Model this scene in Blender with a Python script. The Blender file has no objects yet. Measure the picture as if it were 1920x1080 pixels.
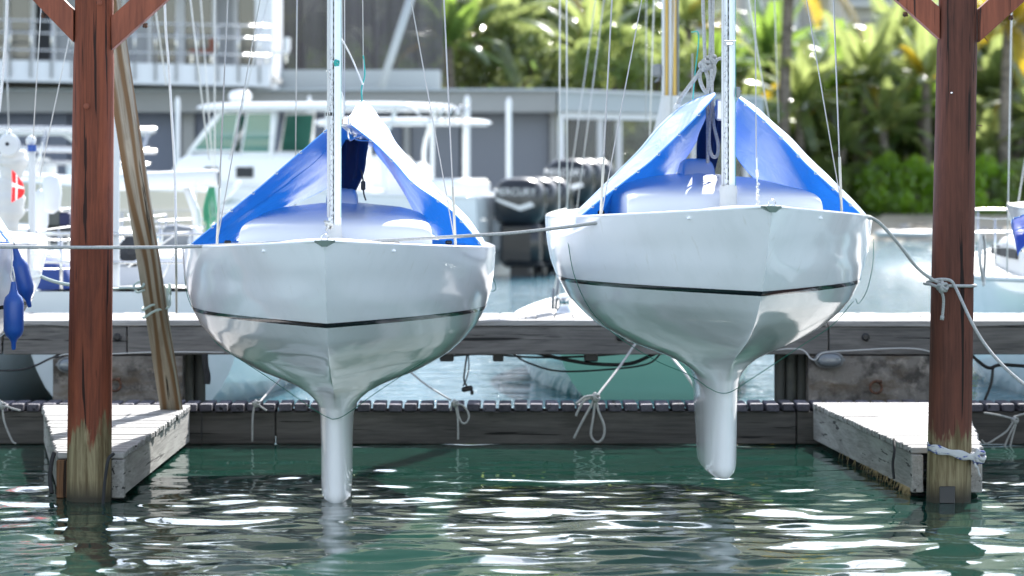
import bpy, math, random
import numpy as np
from mathutils import Vector, Matrix, noise
R = math.radians
random.seed(7); rng = np.random.default_rng(7)
S = bpy.context.scene
# ---------------------------------------------------------------- camera
F, H, HZ = 6667.0, 2.4, 300.0
cam = bpy.data.cameras.new('camera'); co = bpy.data.objects.new('camera', cam); S.collection.objects.link(co)
co.location = (0, 0, H); co.rotation_euler = (R(90), 0, 0)
cam.sensor_width = 36; cam.lens = 36 * F / 1920; cam.shift_y = -240 / 1920
cam.clip_start = 0.5; cam.clip_end = 3000
cam.dof.use_dof = True; cam.dof.focus_distance = 24.6; cam.dof.aperture_fstop = 2.3
S.camera = co
# ---------------------------------------------------------------- world + sun
SUN_EL, SUN_AZ = 35, 14          # sun stands ahead of the camera, a little to the right
w = bpy.data.worlds.new('World'); S.world = w; w.use_nodes = True
nt = w.node_tree; bg = nt.nodes['Background']
sky = nt.nodes.new('ShaderNodeTexSky'); sky.sky_type = 'NISHITA'; sky.sun_disc = False
sky.sun_elevation = R(SUN_EL); sky.sun_rotation = R(SUN_AZ); sky.air_density = 1.0; sky.dust_density = 0.5; sky.ozone_density = 1.0
hz_ = nt.nodes.new('ShaderNodeHueSaturation'); hz_.inputs['Saturation'].default_value = .62; hz_.inputs['Value'].default_value = 1.08; nt.links.new(sky.outputs[0], hz_.inputs['Color']); nt.links.new(hz_.outputs[0], bg.inputs[0]); bg.inputs[1].default_value = 0.15
sl = bpy.data.lights.new('sun', 'SUN'); sl.energy = 5.0; sl.angle = R(0.53); sl.color = (1, 0.97, 0.93)
so = bpy.data.objects.new('sun', sl); S.collection.objects.link(so)
sd = Vector((math.sin(R(SUN_AZ)) * math.cos(R(SUN_EL)), math.cos(R(SUN_AZ)) * math.cos(R(SUN_EL)), math.sin(R(SUN_EL))))
so.rotation_euler = (-sd).to_track_quat('-Z', 'Y').to_euler(); so.location = (0, 0, 30)
S.view_settings.view_transform = 'Standard'; S.view_settings.look = 'None'
S.view_settings.exposure = 1.58; S.view_settings.gamma = 1
S.cycles.use_denoising = True; S.cycles.caustics_reflective = False; S.cycles.caustics_refractive = False
S.cycles.max_bounces = 8; S.cycles.transparent_max_bounces = 12; S.cycles.sample_clamp_indirect = 8; S.cycles.sample_clamp_direct = 60
S.cycles.use_adaptive_sampling = True; S.cycles.adaptive_threshold = 0.015

def P(px, py, Y): return Vector(((px - 960) / F * Y, Y, H - (py - HZ) / F * Y))
# ---------------------------------------------------------------- mesh helpers
class MB:
    def __init__(s): s.v = []; s.f = []; s.sharp = []
    def add(s, vs, fs):
        n = len(s.v); s.v += [tuple(v) for v in vs]; s.f += [tuple(i + n for i in f) for f in fs]; return s
    def box(s, c, d, m=None):
        x, y, z = [q / 2 for q in d]; c = Vector(c)
        vs = [Vector((a, b, e)) for a in (-x, x) for b in (-y, y) for e in (-z, z)]
        if m is not None: vs = [m @ v for v in vs]
        return s.add([v + c for v in vs], [(0, 1, 3, 2), (4, 6, 7, 5), (0, 4, 5, 1), (2, 3, 7, 6), (0, 2, 6, 4), (1, 5, 7, 3)])
    def cbox(s, c, d, b=0.006, m=None):                      # chamfered box
        x, y, z = [q / 2 for q in d]; c = Vector(c); b = min(b, x * .8, y * .8, z * .8)
        vs = []; idx = {}
        for i, sx in enumerate((-1, 1)):
            for j, sy in enumerate((-1, 1)):
                for k, sz in enumerate((-1, 1)):
                    idx[i, j, k] = len(vs)
                    vs += [Vector((sx * x, sy * (y - b), sz * (z - b))), Vector((sx * (x - b), sy * y, sz * (z - b))), Vector((sx * (x - b), sy * (y - b), sz * z))]
        fs = []
        def q(ax, e):
            o = [a for a in range(3) if a != ax]; r = []
            for u, v in ((0, 0), (1, 0), (1, 1), (0, 1)):
                k = [0, 0, 0]; k[ax] = e; k[o[0]] = u; k[o[1]] = v; r.append(idx[tuple(k)] + ax)
            return r if (e == 1) == (ax != 1) else r[::-1]
        for ax in range(3):
            for e in (0, 1): fs.append(q(ax, e))
        for ax in range(3):
            o = [a for a in range(3) if a != ax]
            for u in (0, 1):
                for v in (0, 1):
                    k0 = [0, 0, 0]; k0[o[0]] = u; k0[o[1]] = v; k1 = list(k0); k1[ax] = 1
                    a, bb = idx[tuple(k0)], idx[tuple(k1)]
                    fs.append((a + o[0], bb + o[0], bb + o[1], a + o[1]))
        for key, i in idx.items(): fs.append((i, i + 1, i + 2))
        if m is not None: vs = [m @ v for v in vs]
        return s.add([v + c for v in vs], fs)
    def tube(s, pts, r, n=8, cap=True, sx=1.0, sy=1.0):
        pts = [Vector(p) for p in pts]; N = len(pts); rs = r if hasattr(r, '__len__') else [r] * N
        vs = []; up = None
        for i, p in enumerate(pts):
            t = (pts[min(i + 1, N - 1)] - pts[max(i - 1, 0)]).normalized()
            if up is None:
                up = Vector((0, 1, 0)) if abs(t.y) < .9 else Vector((0, 0, 1))
            a = t.cross(up).normalized(); b = a.cross(t).normalized(); up = b
            for k in range(n):
                q = 2 * math.pi * k / n; vs.append(p + (a * math.cos(q) * sx + b * math.sin(q) * sy) * rs[i])
        fs = [(i * n + k, i * n + (k + 1) % n, (i + 1) * n + (k + 1) % n, (i + 1) * n + k) for i in range(N - 1) for k in range(n)]
        if cap: fs += [tuple(range(n))[::-1], tuple((N - 1) * n + k for k in range(n))]
        return s.add(vs, fs)
    def grid(s, g, closed=False):
        m, n = len(g), len(g[0]); vs = [p for r in g for p in r]
        fs = [(i * n + j, i * n + (j + 1) % n, (i + 1) * n + (j + 1) % n, (i + 1) * n + j) for i in range(m - 1) for j in range(n if closed else n - 1)]
        return s.add(vs, fs)
    def ngonprism(s, poly, axis, a0, a1):
        def mk(u, v, a): return {'x': (a, u, v), 'y': (u, a, v), 'z': (u, v, a)}[axis]
        n = len(poly); vs = [mk(u, v, a0) for u, v in poly] + [mk(u, v, a1) for u, v in poly]
        return s.add(vs, [tuple(range(n)), tuple(range(2 * n - 1, n - 1, -1))] + [(i, (i + 1) % n, n + (i + 1) % n, n + i) for i in range(n)])
    def lathe(s, prof, c=(0, 0, 0), n=20, m=None):
        c = Vector(c); vs = []
        for r, z in prof:
            for k in range(n):
                v = Vector((r * math.cos(2 * math.pi * k / n), r * math.sin(2 * math.pi * k / n), z))
                vs.append((m @ v if m is not None else v) + c)
        N = len(prof); fs = [(i * n + k, i * n + (k + 1) % n, (i + 1) * n + (k + 1) % n, (i + 1) * n + k) for i in range(N - 1) for k in range(n)]
        fs += [tuple(range(n))[::-1], tuple((N - 1) * n + k for k in range(n))]
        return s.add(vs, fs)
def cr(pts, n=8):                                            # Catmull-Rom through the points
    pts = [np.array(p, float) for p in pts]; out = []
    q = [2 * pts[0] - pts[1]] + pts + [2 * pts[-1] - pts[-2]]
    for i in range(1, len(q) - 2):
        for k in range(n):
            t = k / n; a, b, c, d = q[i - 1:i + 3]
            out.append(.5 * (2 * b + (c - a) * t + (2 * a - 5 * b + 4 * c - d) * t * t + (3 * b - a - 3 * c + d) * t ** 3))
    out.append(pts[-1]); return out
def wl(o):
    p = Vector((0, 0, 0))
    while o is not None: p += o.location; o = o.parent
    return p
def obj(name, mb, mat, parent=None, smooth=False, local=False, normals=True):
    if isinstance(mb, MB):
        me = bpy.data.meshes.new(name)
        off = Vector((0, 0, 0)) if (local or parent is None) else wl(parent)
        me.from_pydata([(v[0] - off.x, v[1] - off.y, v[2] - off.z) for v in mb.v], [], mb.f)
        if normals:
            import bmesh
            bm = bmesh.new(); bm.from_mesh(me); bmesh.ops.recalc_face_normals(bm, faces=bm.faces); bm.to_mesh(me); bm.free()
        if smooth:
            me.shade_smooth()
            if smooth is not True: me.set_sharp_from_angle(angle=R(smooth))
    else: me = mb
    if mat is not None and not me.materials: me.materials.append(mat)
    o = bpy.data.objects.new(name, me); S.collection.objects.link(o); o.parent = parent
    return o
def tag(o, label=None, cat=None, group=None, kind=None):
    for k, v in (('label', label), ('category', cat), ('group', group), ('kind', kind)):
        if v: o[k] = v
    return o
def thing(name, label, cat, loc=(0, 0, 0), rz=0, group=None):
    o = bpy.data.objects.new(name, None); S.collection.objects.link(o); o.location = loc; o.rotation_euler.z = rz
    o.empty_display_size = .2
    return tag(o, label, cat, group)
def copy_tree(o, parent=None, skip=()):
    c = o.copy(); S.collection.objects.link(c); c.parent = parent
    for ch in list(o.children):
        if ch.name.split('.')[0] not in skip: copy_tree(ch, c, skip)
    return c
def line(name, pts, r, mat, parent=None, n=6, k=6, smooth=True, local=False):
    return obj(name, MB().tube(cr(pts, k) if len(pts) > 2 else pts, r, n), mat, parent, smooth=smooth, local=local)
def rope(name, pts, r, mat, parent=None, k=8):               # three-strand look from a twisted section
    c = cr(pts, k) if len(pts) > 2 else [np.array(p) for p in pts]
    L = 0; out = [c[0]]
    return obj(name, MB().tube(c, r, 8), mat, parent, smooth=True)
# ---------------------------------------------------------------- materials
def mat(name, col, rough=.5, metal=0., coat=0., spec=.5, bump=None, var=None, rnd=0., trans=None, tcol=None, coord='Object'):
    """bump=(scale vec, strength, dist); var=(scale vec, colour2, low, high, detail)"""
    m = bpy.data.materials.new(name); m.use_nodes = True; t = m.node_tree; N = t.nodes; Lk = t.links
    b = N['Principled BSDF']; b.inputs['Base Color'].default_value = (*col, 1); b.inputs['Roughness'].default_value = rough
    b.inputs['Metallic'].default_value = metal; b.inputs['Coat Weight'].default_value = coat; b.inputs['Coat Roughness'].default_value = .03
    b.inputs['Specular IOR Level'].default_value = spec
    tc = N.new('ShaderNodeTexCoord'); vec = tc.outputs[coord]; cur = None
    oi = None
    if rnd or True:
        oi = N.new('ShaderNodeObjectInfo')
        ad = N.new('ShaderNodeVectorMath'); ad.operation = 'MULTIPLY_ADD'
        cx = N.new('ShaderNodeCombineXYZ')
        for i in range(3): Lk.new(oi.outputs['Random'], cx.inputs[i])
        Lk.new(cx.outputs[0], ad.inputs[0]); ad.inputs[1].default_value = (13, 17, 11); Lk.new(vec, ad.inputs[2]); vec = ad.outputs[0]
    def nz(sc, det=6, rg=.6):
        mp = N.new('ShaderNodeMapping'); mp.inputs['Scale'].default_value = sc if hasattr(sc, '__len__') else (sc,) * 3
        Lk.new(vec, mp.inputs[0]); n = N.new('ShaderNodeTexNoise'); n.inputs['Scale'].default_value = 1; n.inputs['Detail'].default_value = det; n.inputs['Roughness'].default_value = rg
        Lk.new(mp.outputs[0], n.inputs[0]); return n.outputs[0]
    def ramp(s, lo, hi):
        r = N.new('ShaderNodeMapRange'); r.inputs[1].default_value = lo; r.inputs[2].default_value = hi; Lk.new(s, r.inputs[0]); return r.outputs[0]
    def mix(fac, a, c):
        x = N.new('ShaderNodeMix'); x.data_type = 'RGBA'
        if hasattr(fac, 'default_value') and not isinstance(fac, float): Lk.new(fac, x.inputs[0])
        else: x.inputs[0].default_value = fac
        for i, q in ((6, a), (7, c)):
            if isinstance(q, tuple): x.inputs[i].default_value = (*q, 1)
            else: Lk.new(q, x.inputs[i])
        return x.outputs[2]
    cur = col
    for v in (var or []):
        f = ramp(nz(v[0], v[4] if len(v) > 4 else 6), v[2], v[3]); cur = mix(f, cur, v[1])
    if rnd:
        hs = N.new('ShaderNodeHueSaturation'); r = N.new('ShaderNodeMapRange'); r.inputs[3].default_value = 1 - rnd; r.inputs[4].default_value = 1 + rnd
        Lk.new(oi.outputs['Random'], r.inputs[0]); Lk.new(r.outputs[0], hs.inputs['Value'])
        if isinstance(cur, tuple): hs.inputs['Color'].default_value = (*cur, 1)
        else: Lk.new(cur, hs.inputs['Color'])
        cur = hs.outputs[0]
    if not isinstance(cur, tuple): Lk.new(cur, b.inputs['Base Color'])
    if bump:
        bp = N.new('ShaderNodeBump'); bp.inputs['Strength'].default_value = bump[1]; bp.inputs['Distance'].default_value = bump[2]
        Lk.new(nz(bump[0], 8, .65), bp.inputs['Height']); Lk.new(bp.outputs[0], b.inputs['Normal'])
    if trans:
        tr = N.new('ShaderNodeBsdfTranslucent'); tr.inputs[0].default_value = (*(tcol or col), 1)
        ms = N.new('ShaderNodeMixShader'); ms.inputs[0].default_value = trans
        Lk.new(b.outputs[0], ms.inputs[1]); Lk.new(tr.outputs[0], ms.inputs[2]); Lk.new(ms.outputs[0], N['Material Output'].inputs[0])
        m['tr'] = 1
    m['hooks'] = 0
    return m
M = {}
M['gel'] = mat('white_gelcoat', (.88, .88, .90), .11, spec=.4, coat=.22, bump=((.9, .9, 1.4), .05, .02), var=[((3, 3, 2), (.80, .81, .82), .5, .8), ((16, 16, 1.0), (.70, .68, .63), .62, .85, 7)])
M['gelcabin'] = mat('cabin_gelcoat', (.58, .60, .66), .25, bump=((60, 60, 60), .15, .001))
M['deck'] = mat('deck_paint', (.72, .73, .74), .5)
M['stripe'] = mat('boot_stripe', (.012, .014, .02), .08, coat=.4)
M['alu'] = mat('painted_aluminium', (.78, .80, .83), .3, var=[((30, 30, 2), (.55, .57, .6), .55, .75)])
M['alubare'] = mat('bare_aluminium', (.55, .56, .58), .35, metal=.8)
M['steel'] = mat('stainless_steel', (.6, .6, .6), .22, metal=1)
M['wire'] = mat('rigging_wire', (.45, .45, .45), .35, metal=.6)
M['rope'] = mat('grey_rope', (.42, .42, .41), .9, bump=((500, 500, 500), .8, .004), var=[((90, 90, 90), (.25, .25, .24), .45, .7)])
M['ropew'] = mat('white_rope', (.62, .62, .60), .9, bump=((400, 400, 400), .8, .003), var=[((120, 120, 120), (.40, .40, .38), .5, .7)])
M['ropeg'] = mat('green_tinted_rope', (.45, .55, .52), .9, bump=((400, 400, 400), .8, .003))
M['teal'] = mat('teal_cord', (.03, .33, .30), .7)
M['green'] = mat('dark_green_cord', (.01, .12, .08), .6)
M['black'] = mat('black_rubber', (.012, .012, .014), .45)
M['blackrope'] = mat('black_rope', (.02, .02, .022), .8, bump=((300, 300, 300), .8, .004))
M['navy'] = mat('navy_canvas', (.012, .016, .055), .8, bump=((25, 25, 12), .5, .01))
M['canvas'] = mat('white_canvas', (.56, .56, .55), .85, bump=((20, 20, 12), .5, .01))
M['fender'] = mat('blue_fender_vinyl', (.012, .07, .33), .38, bump=((30, 30, 30), .1, .003), var=[((9, 9, 9), (.02, .10, .36), .5, .75)])
M['bronze'] = mat('weathered_bow_fitting', (.16, .21, .19), .4, metal=.4)
M['sticker'] = mat('teal_sticker', (.12, .30, .38), .4, var=[((25, 25, 25), (.45, .32, .28), .5, .6)])

def wood(name, base, dark, axis, rough=.8, scale=1., rnd=.18, band=None):
    """weathered timber, grain along axis"""
    m = bpy.data.materials.new(name); m.use_nodes = True; t = m.node_tree; N = t.nodes; Lk = t.links; b = N['Principled BSDF']
    b.inputs['Roughness'].default_value = rough; b.inputs['Specular IOR Level'].default_value = .3
    tc = N.new('ShaderNodeTexCoord'); oi = N.new('ShaderNodeObjectInfo'); cx = N.new('ShaderNodeCombineXYZ')
    for i in range(3): Lk.new(oi.outputs['Random'], cx.inputs[i])
    ad = N.new('ShaderNodeVectorMath'); ad.operation = 'MULTIPLY_ADD'; Lk.new(cx.outputs[0], ad.inputs[0]); ad.inputs[1].default_value = (23, 31, 17); Lk.new(tc.outputs['Object'], ad.inputs[2])
    def mp(across, along):
        q = N.new('ShaderNodeMapping'); sc = [across * scale] * 3; sc['xyz'.index(axis)] = along * scale; q.inputs['Scale'].default_value = sc; Lk.new(ad.outputs[0], q.inputs[0]); return q.outputs[0]
    def nz(v, det, dist=0.):
        n = N.new('ShaderNodeTexNoise'); n.inputs['Scale'].default_value = 1; n.inputs['Detail'].default_value = det; n.inputs['Distortion'].default_value = dist; n.inputs['Roughness'].default_value = .65; Lk.new(v, n.inputs[0]); return n.outputs[0]
    def ramp(s, lo, hi, o0=0., o1=1.):
        r = N.new('ShaderNodeMapRange'); r.inputs[1].default_value = lo; r.inputs[2].default_value = hi; r.inputs[3].default_value = o0; r.inputs[4].default_value = o1; Lk.new(s, r.inputs[0]); return r.outputs[0]
    def mix(f, a, c):
        x = N.new('ShaderNodeMix'); x.data_type = 'RGBA'; Lk.new(f, x.inputs[0])
        for i, q in ((6, a), (7, c)):
            if isinstance(q, tuple): x.inputs[i].default_value = (*q, 1)
            else: Lk.new(q, x.inputs[i])
        return x.outputs[2]
    g = nz(mp(60, 2.2), 7, .4); g2 = nz(mp(6, .8), 4, 1.2); cr_ = nz(mp(22, .7), 3, .3)
    c = mix(ramp(g, .35, .7), base, dark); c = mix(ramp(g2, .45, .75), c, tuple(min(1, q * 1.35) for q in base))
    crack = ramp(cr_, .62, .645); c = mix(crack, c, tuple(q * .25 for q in dark))
    if band:                                                   # flame-like growth rings of a planed board
        wv = N.new('ShaderNodeTexWave'); wv.wave_type = 'RINGS'; wv.rings_direction = 'XYZ'[['x', 'y', 'z'].index(axis)]
        wv.inputs['Scale'].default_value = band; wv.inputs['Distortion'].default_value = 9; wv.inputs['Detail'].default_value = 1.5; wv.inputs['Detail Scale'].default_value = .8
        Lk.new(mp(1, .12), wv.inputs[0]); c = mix(ramp(wv.outputs[1], .3, .85), c, (.13, .075, .035))
    hs = N.new('ShaderNodeHueSaturation'); Lk.new(ramp(oi.outputs['Random'], 0, 1, 1 - rnd, 1 + rnd), hs.inputs['Value']); Lk.new(c, hs.inputs['Color'])
    Lk.new(hs.outputs[0], b.inputs['Base Color'])
    su = N.new('ShaderNodeMath'); su.operation = 'SUBTRACT'; Lk.new(g, su.inputs[0]); Lk.new(crack, su.inputs[1])
    bp = N.new('ShaderNodeBump'); bp.inputs['Strength'].default_value = .6; bp.inputs['Distance'].default_value = .006; Lk.new(su.outputs[0], bp.inputs['Height']); Lk.new(bp.outputs[0], b.inputs['Normal'])
    m['c'] = 0
    return m, (N, Lk, b, mix, ramp, nz, mp, hs, tc)
M['plankx'], _ = wood('weathered_planks', (.33, .32, .31), (.17, .165, .16), 'x')
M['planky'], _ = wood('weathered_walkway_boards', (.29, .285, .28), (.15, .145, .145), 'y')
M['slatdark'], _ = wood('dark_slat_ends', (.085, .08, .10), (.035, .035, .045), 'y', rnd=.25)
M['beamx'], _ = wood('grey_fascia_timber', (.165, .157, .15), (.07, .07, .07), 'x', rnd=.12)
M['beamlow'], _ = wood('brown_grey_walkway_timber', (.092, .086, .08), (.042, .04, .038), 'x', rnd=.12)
M['beamy'], _ = wood('pale_side_timber', (.31, .30, .28), (.17, .16, .15), 'y', rnd=.12)
M['rusty'], _ = wood('rust_brown_timber_end', (.22, .11, .05), (.07, .035, .02), 'z', rnd=.1)
M['brace'], _ = wood('raw_pine_plank', (.26, .23, .18), (.15, .12, .085), 'z', rnd=.05, band=5)
M['redx'], _ = wood('red_painted_brace', (.22, .062, .032), (.13, .034, .019), 'z', rough=.6, rnd=.08)
# red post: painted timber that turns bare and algae brown near the water
M['redpost'], K = wood('red_painted_post', (.165, .042, .019), (.070, .019, .010), 'z', rough=.72, rnd=.05)
N, Lk, b, mix, ramp, nz, mp, hs, tc = K
geo = N.new('ShaderNodeNewGeometry'); sx = N.new('ShaderNodeSeparateXYZ'); Lk.new(geo.outputs['Position'], sx.inputs[0])
def add_(a, c, op='ADD'):
    x = N.new('ShaderNodeMath'); x.operation = op
    for i, q in ((0, a), (1, c)):
        if isinstance(q, (int, float)): x.inputs[i].default_value = q
        else: Lk.new(q, x.inputs[i])
    return x.outputs[0]
zz = add_(sx.outputs[2], add_(add_(nz(mp(14, 3), 5), -.5), 1.1, 'MULTIPLY') if False else add_(add_(nz(mp(13, 2.2), 8), -.5, 'ADD'), 1.0, 'MULTIPLY'), 'ADD')
bare = ramp(zz, .55, .46); streak = nz(mp(26, 1.6), 5, .5)
woodc = mix(ramp(streak, .38, .62), (.085, .058, .026), (.24, .20, .115))
c2 = mix(bare, hs.outputs[0], woodc); wet = ramp(sx.outputs[2], .16, .03); c2 = mix(wet, c2, (.035, .03, .02))
old = [l for l in b.inputs['Base Color'].links][0]; M['redpost'].node_tree.links.remove(old); Lk.new(c2, b.inputs['Base Color'])

M['redpost_shaded'] = M['redpost'].copy(); M['redpost_shaded'].name = 'shade_darkened_red_post'  # same red paint, value lowered to stand for shade on the right post
for n_ in M['redpost_shaded'].node_tree.nodes:
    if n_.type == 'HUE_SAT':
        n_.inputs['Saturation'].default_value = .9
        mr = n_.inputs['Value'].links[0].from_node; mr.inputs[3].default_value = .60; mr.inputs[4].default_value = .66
def concrete():
    m = mat('stained_concrete', (.20, .185, .17), .9, bump=((22, 22, 22), .9, .02),
            var=[((5, 5, 5), (.06, .055, .05), .45, .62, 9), ((7, 7, 7), (.33, .30, .27), .54, .68, 9), ((3, 3, 8), (.12, .095, .07), .5, .66, 8)])
    return m
M['conc'] = concrete()
def tarpmat():
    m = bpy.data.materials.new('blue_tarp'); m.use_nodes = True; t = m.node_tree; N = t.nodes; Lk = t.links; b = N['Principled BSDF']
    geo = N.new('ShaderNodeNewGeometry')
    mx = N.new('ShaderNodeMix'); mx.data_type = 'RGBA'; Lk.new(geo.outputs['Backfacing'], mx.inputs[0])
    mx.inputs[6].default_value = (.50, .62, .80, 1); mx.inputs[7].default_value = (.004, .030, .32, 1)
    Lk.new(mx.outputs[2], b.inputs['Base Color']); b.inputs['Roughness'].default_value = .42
    tr = N.new('ShaderNodeBsdfTranslucent'); tr.inputs[0].default_value = (.025, .24, .85, 1)
    ms = N.new('ShaderNodeMixShader'); ms.inputs[0].default_value = .165
    Lk.new(b.outputs[0], ms.inputs[1]); Lk.new(tr.outputs[0], ms.inputs[2]); Lk.new(ms.outputs[0], N['Material Output'].inputs[0])
    tc = N.new('ShaderNodeTexCoord'); mp = N.new('ShaderNodeMapping'); mp.inputs['Scale'].default_value = (3, 1.2, 3); Lk.new(tc.outputs['Object'], mp.inputs[0])
    n = N.new('ShaderNodeTexNoise'); n.inputs['Scale'].default_value = 2; n.inputs['Detail'].default_value = 5; n.inputs['Distortion'].default_value = .8; Lk.new(mp.outputs[0], n.inputs[0])
    bp = N.new('ShaderNodeBump'); bp.inputs['Strength'].default_value = .5; bp.inputs['Distance'].default_value = .03; Lk.new(n.outputs[0], bp.inputs['Height'])
    Lk.new(bp.outputs[0], b.inputs['Normal']); Lk.new(bp.outputs[0], tr.inputs['Normal'])
    return m
M['tarp'] = tarpmat()
def watermat(name, bumps):
    m = bpy.data.materials.new(name); m.use_nodes = True; t = m.node_tree; N = t.nodes; Lk = t.links; b = N['Principled BSDF']
    b.inputs['Base Color'].default_value = (.009, .040, .029, 1); b.inputs['Roughness'].default_value = .03; b.inputs['IOR'].default_value = 1.333
    geo = N.new('ShaderNodeNewGeometry'); prev = None
    for sc, st, ds in bumps:
        mp = N.new('ShaderNodeMapping'); mp.inputs['Scale'].default_value = sc; Lk.new(geo.outputs['Position'], mp.inputs[0])
        n = N.new('ShaderNodeTexNoise'); n.inputs['Scale'].default_value = 1; n.inputs['Detail'].default_value = 4; Lk.new(mp.outputs[0], n.inputs[0])
        bp = N.new('ShaderNodeBump'); bp.inputs['Strength'].default_value = st; bp.inputs['Distance'].default_value = ds; Lk.new(n.outputs[0], bp.inputs['Height'])
        if prev: Lk.new(prev, bp.inputs['Normal'])
        prev = bp.outputs[0]
    Lk.new(prev, b.inputs['Normal']); return m
M['water'] = watermat('harbour_water', [((5, 7, 1), .25, .006)])
M['waterfar'] = watermat('open_harbour_water', [((1.1, 1.6, 1), 1., .34), ((5, 8, 1), 1., .05)]); M['waterfar'].node_tree.nodes['Principled BSDF'].inputs['Base Color'].default_value = (.045, .13, .165, 1)
# ================================================================ SETTING
def fft_field(nx, ny, dx, lo, hi, slope, seed, aniso=1.0, pw=2.2):
    r = np.random.default_rng(seed)
    kx = np.fft.fftfreq(nx, dx)[:, None]; ky = np.fft.fftfreq(ny, dx)[None, :]
    k = np.sqrt((kx * aniso) ** 2 + ky ** 2) + 1e-9
    A = k ** (-pw) * np.exp(-(1 / (lo * k)) ** 0) * (k > 1 / hi) * np.exp(-(k * lo) ** 2)
    h = np.real(np.fft.ifft2(A * (r.normal(size=(nx, ny)) + 1j * r.normal(size=(nx, ny)))))
    g = np.gradient(h, dx, axis=1); return h * slope / g.std()
def water_mesh():
    dx = .032; x = np.arange(-8.5, 8.5, dx); y = np.arange(15.5, 33.8, dx); nx, ny = len(x), len(y)
    h = fft_field(nx, ny, dx, .22, 1.25, .060, 3, 1.5, 1.8) + fft_field(nx, ny, dx, .10, .45, .014, 5, 1.5, 1.5)
    ed = np.minimum(1, np.minimum(np.minimum(x - x[0], x[-1] - x)[:, None], np.minimum(y - y[0], y[-1] - y)[None, :]) / .5)
    calm = np.clip(1.05 - (y - 21) / 12, .35, 1.1)[None, :]
    h = h * calm * ed - .0 * ed
    X, Y = np.meshgrid(x, y, indexing='ij'); co_ = np.stack([X, Y, h], -1).reshape(-1, 3)
    i = np.arange(nx - 1)[:, None] * ny + np.arange(ny - 1)[None, :]; q = np.stack([i, i + ny, i + ny + 1, i + 1], -1).reshape(-1, 4)
    me = bpy.data.meshes.new('harbour_water'); me.vertices.add(len(co_)); me.vertices.foreach_set('co', co_.ravel().astype(np.float32))
    me.loops.add(q.size); me.loops.foreach_set('vertex_index', q.ravel().astype(np.int32)); me.polygons.add(len(q))
    me.polygons.foreach_set('loop_start', np.arange(len(q), dtype=np.int32) * 4); me.update(calc_edges=True); me.shade_smooth(); return me
tag(obj('harbour_water', water_mesh(), M['water']), 'dark green rippled harbour water beneath the hoisted boats', kind='structure')
mb = MB().add([(-400, -60, -.06), (400, -60, -.06), (400, 130, -.06), (-400, 130, -.06)], [(0, 1, 2, 3)])
tag(obj('open_water', mb, M['waterfar']), 'pale blue open water beyond the dock', kind='structure')
# terrain behind the far shore: beach, bank, hill raised above view to darken reflections
M['sand'] = mat('beach_sand', (.42, .37, .29), .95, bump=((3, 3, 3), .5, .05), var=[((.6, .6, .6), (.30, .26, .20), .45, .65)])
M['soil'] = mat('shore_ground', (.07, .085, .035), .95, bump=((.5, .5, .5), 1, 1.5), var=[((.4, .4, .4), (.03, .06, .018), .42, .55), ((.08, .08, .08), (.045, .075, .02), .4, .6)])
def prof(y):
    return float(np.interp(y, [103, 109.5, 116, 120, 135, 170, 205, 230, 300, 420, 700, 1500], [-1.2, -.05, .38, 1.0, 1.3, 3.0, 7, 18, 50, 92, 120, 120]))
ys = [103, 107, 110, 113, 116, 118, 120, 126, 135, 150, 170, 190, 205, 230, 260, 300, 330, 420, 600, 900, 1500]; xs = list(np.linspace(-60, 60, 41))
xs = [-1500, -700, -300, -120] + xs + [120, 300, 700, 1500]
g = [[(x, y, prof(y) + (.12 * noise.noise(Vector((x * .3, y * .3, 0))) if y > 110 else 0)) for x in xs] for y in ys]
o = obj('ground', MB().grid(g), M['soil'], smooth=True); tag(o, 'bank behind the far shore, hillside raised above view to darken water reflections', kind='structure')
g = [[(x, y, prof(y) + .03 + (.05 * noise.noise(Vector((x * .4, y * .4, 3))) if 104 < y < 116 else 0)) for x in list(np.linspace(7.7, 90, 60))] for y in (105, 108, 110, 112, 114, 116.2, 117.2)]
tag(obj('beach', MB().grid(g), M['sand'], smooth=True), 'pale sandy strip of beach along the far water', kind='structure')
M['quay'] = mat('quay_concrete', (.36, .34, .31), .9, bump=((2, 2, 2), .4, .03), var=[((.5, .5, 3), (.20, .18, .16), .5, .7)])
tag(obj('quay', MB().cbox((-46.5, 104, 0.0), (107.8, 26, 2.0), .05), M['quay']), 'concrete quay carrying the grey marina building', kind='structure')

# ---------------------------------------------------------------- upper dock
d = thing('upper_dock', 'wide raised timber dock of pale sunlit planks crossing the picture behind the boats', 'dock', (0, 31, .97))
pw, x = .168, -8.6
pm = {}
i = 0
while x < 8.6:
    key = i % 4
    if key not in pm:
        L = 2.16; pm[key] = MB().cbox((0, 0, 0), (pw - .007, L, .045), .004)
        oo = obj('deck_plank', pm[key], M['planky'], d, local=True); pm[key] = oo.data
    else: oo = obj('deck_plank', pm[key], None, d)
    oo.location = (x - 0, 1.33 + random.uniform(-.01, .01), -.028 + random.uniform(-.004, .004)); oo.rotation_euler.z = random.uniform(-.002, .002)
    x += pw; i += 1
for k, (a, b_) in enumerate([(-8.6, -3.7), (-3.69, -.9), (-.89, 2.75), (2.76, 5.4), (5.41, 8.6)]):
    obj('edge_board', MB().cbox(((a + b_) / 2, 31.115, .975 + random.uniform(-.004, .004)), (b_ - a - .006, .23, .05), .006), M['plankx'], d)
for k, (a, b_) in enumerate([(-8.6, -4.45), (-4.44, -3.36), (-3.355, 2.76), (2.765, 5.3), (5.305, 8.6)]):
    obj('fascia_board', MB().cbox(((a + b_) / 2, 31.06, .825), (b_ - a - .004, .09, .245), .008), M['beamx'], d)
obj('fascia_board', MB().cbox((0, 33.35, .80), (17.2, .09, .24), .008), M['beamx'], d)
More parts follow.
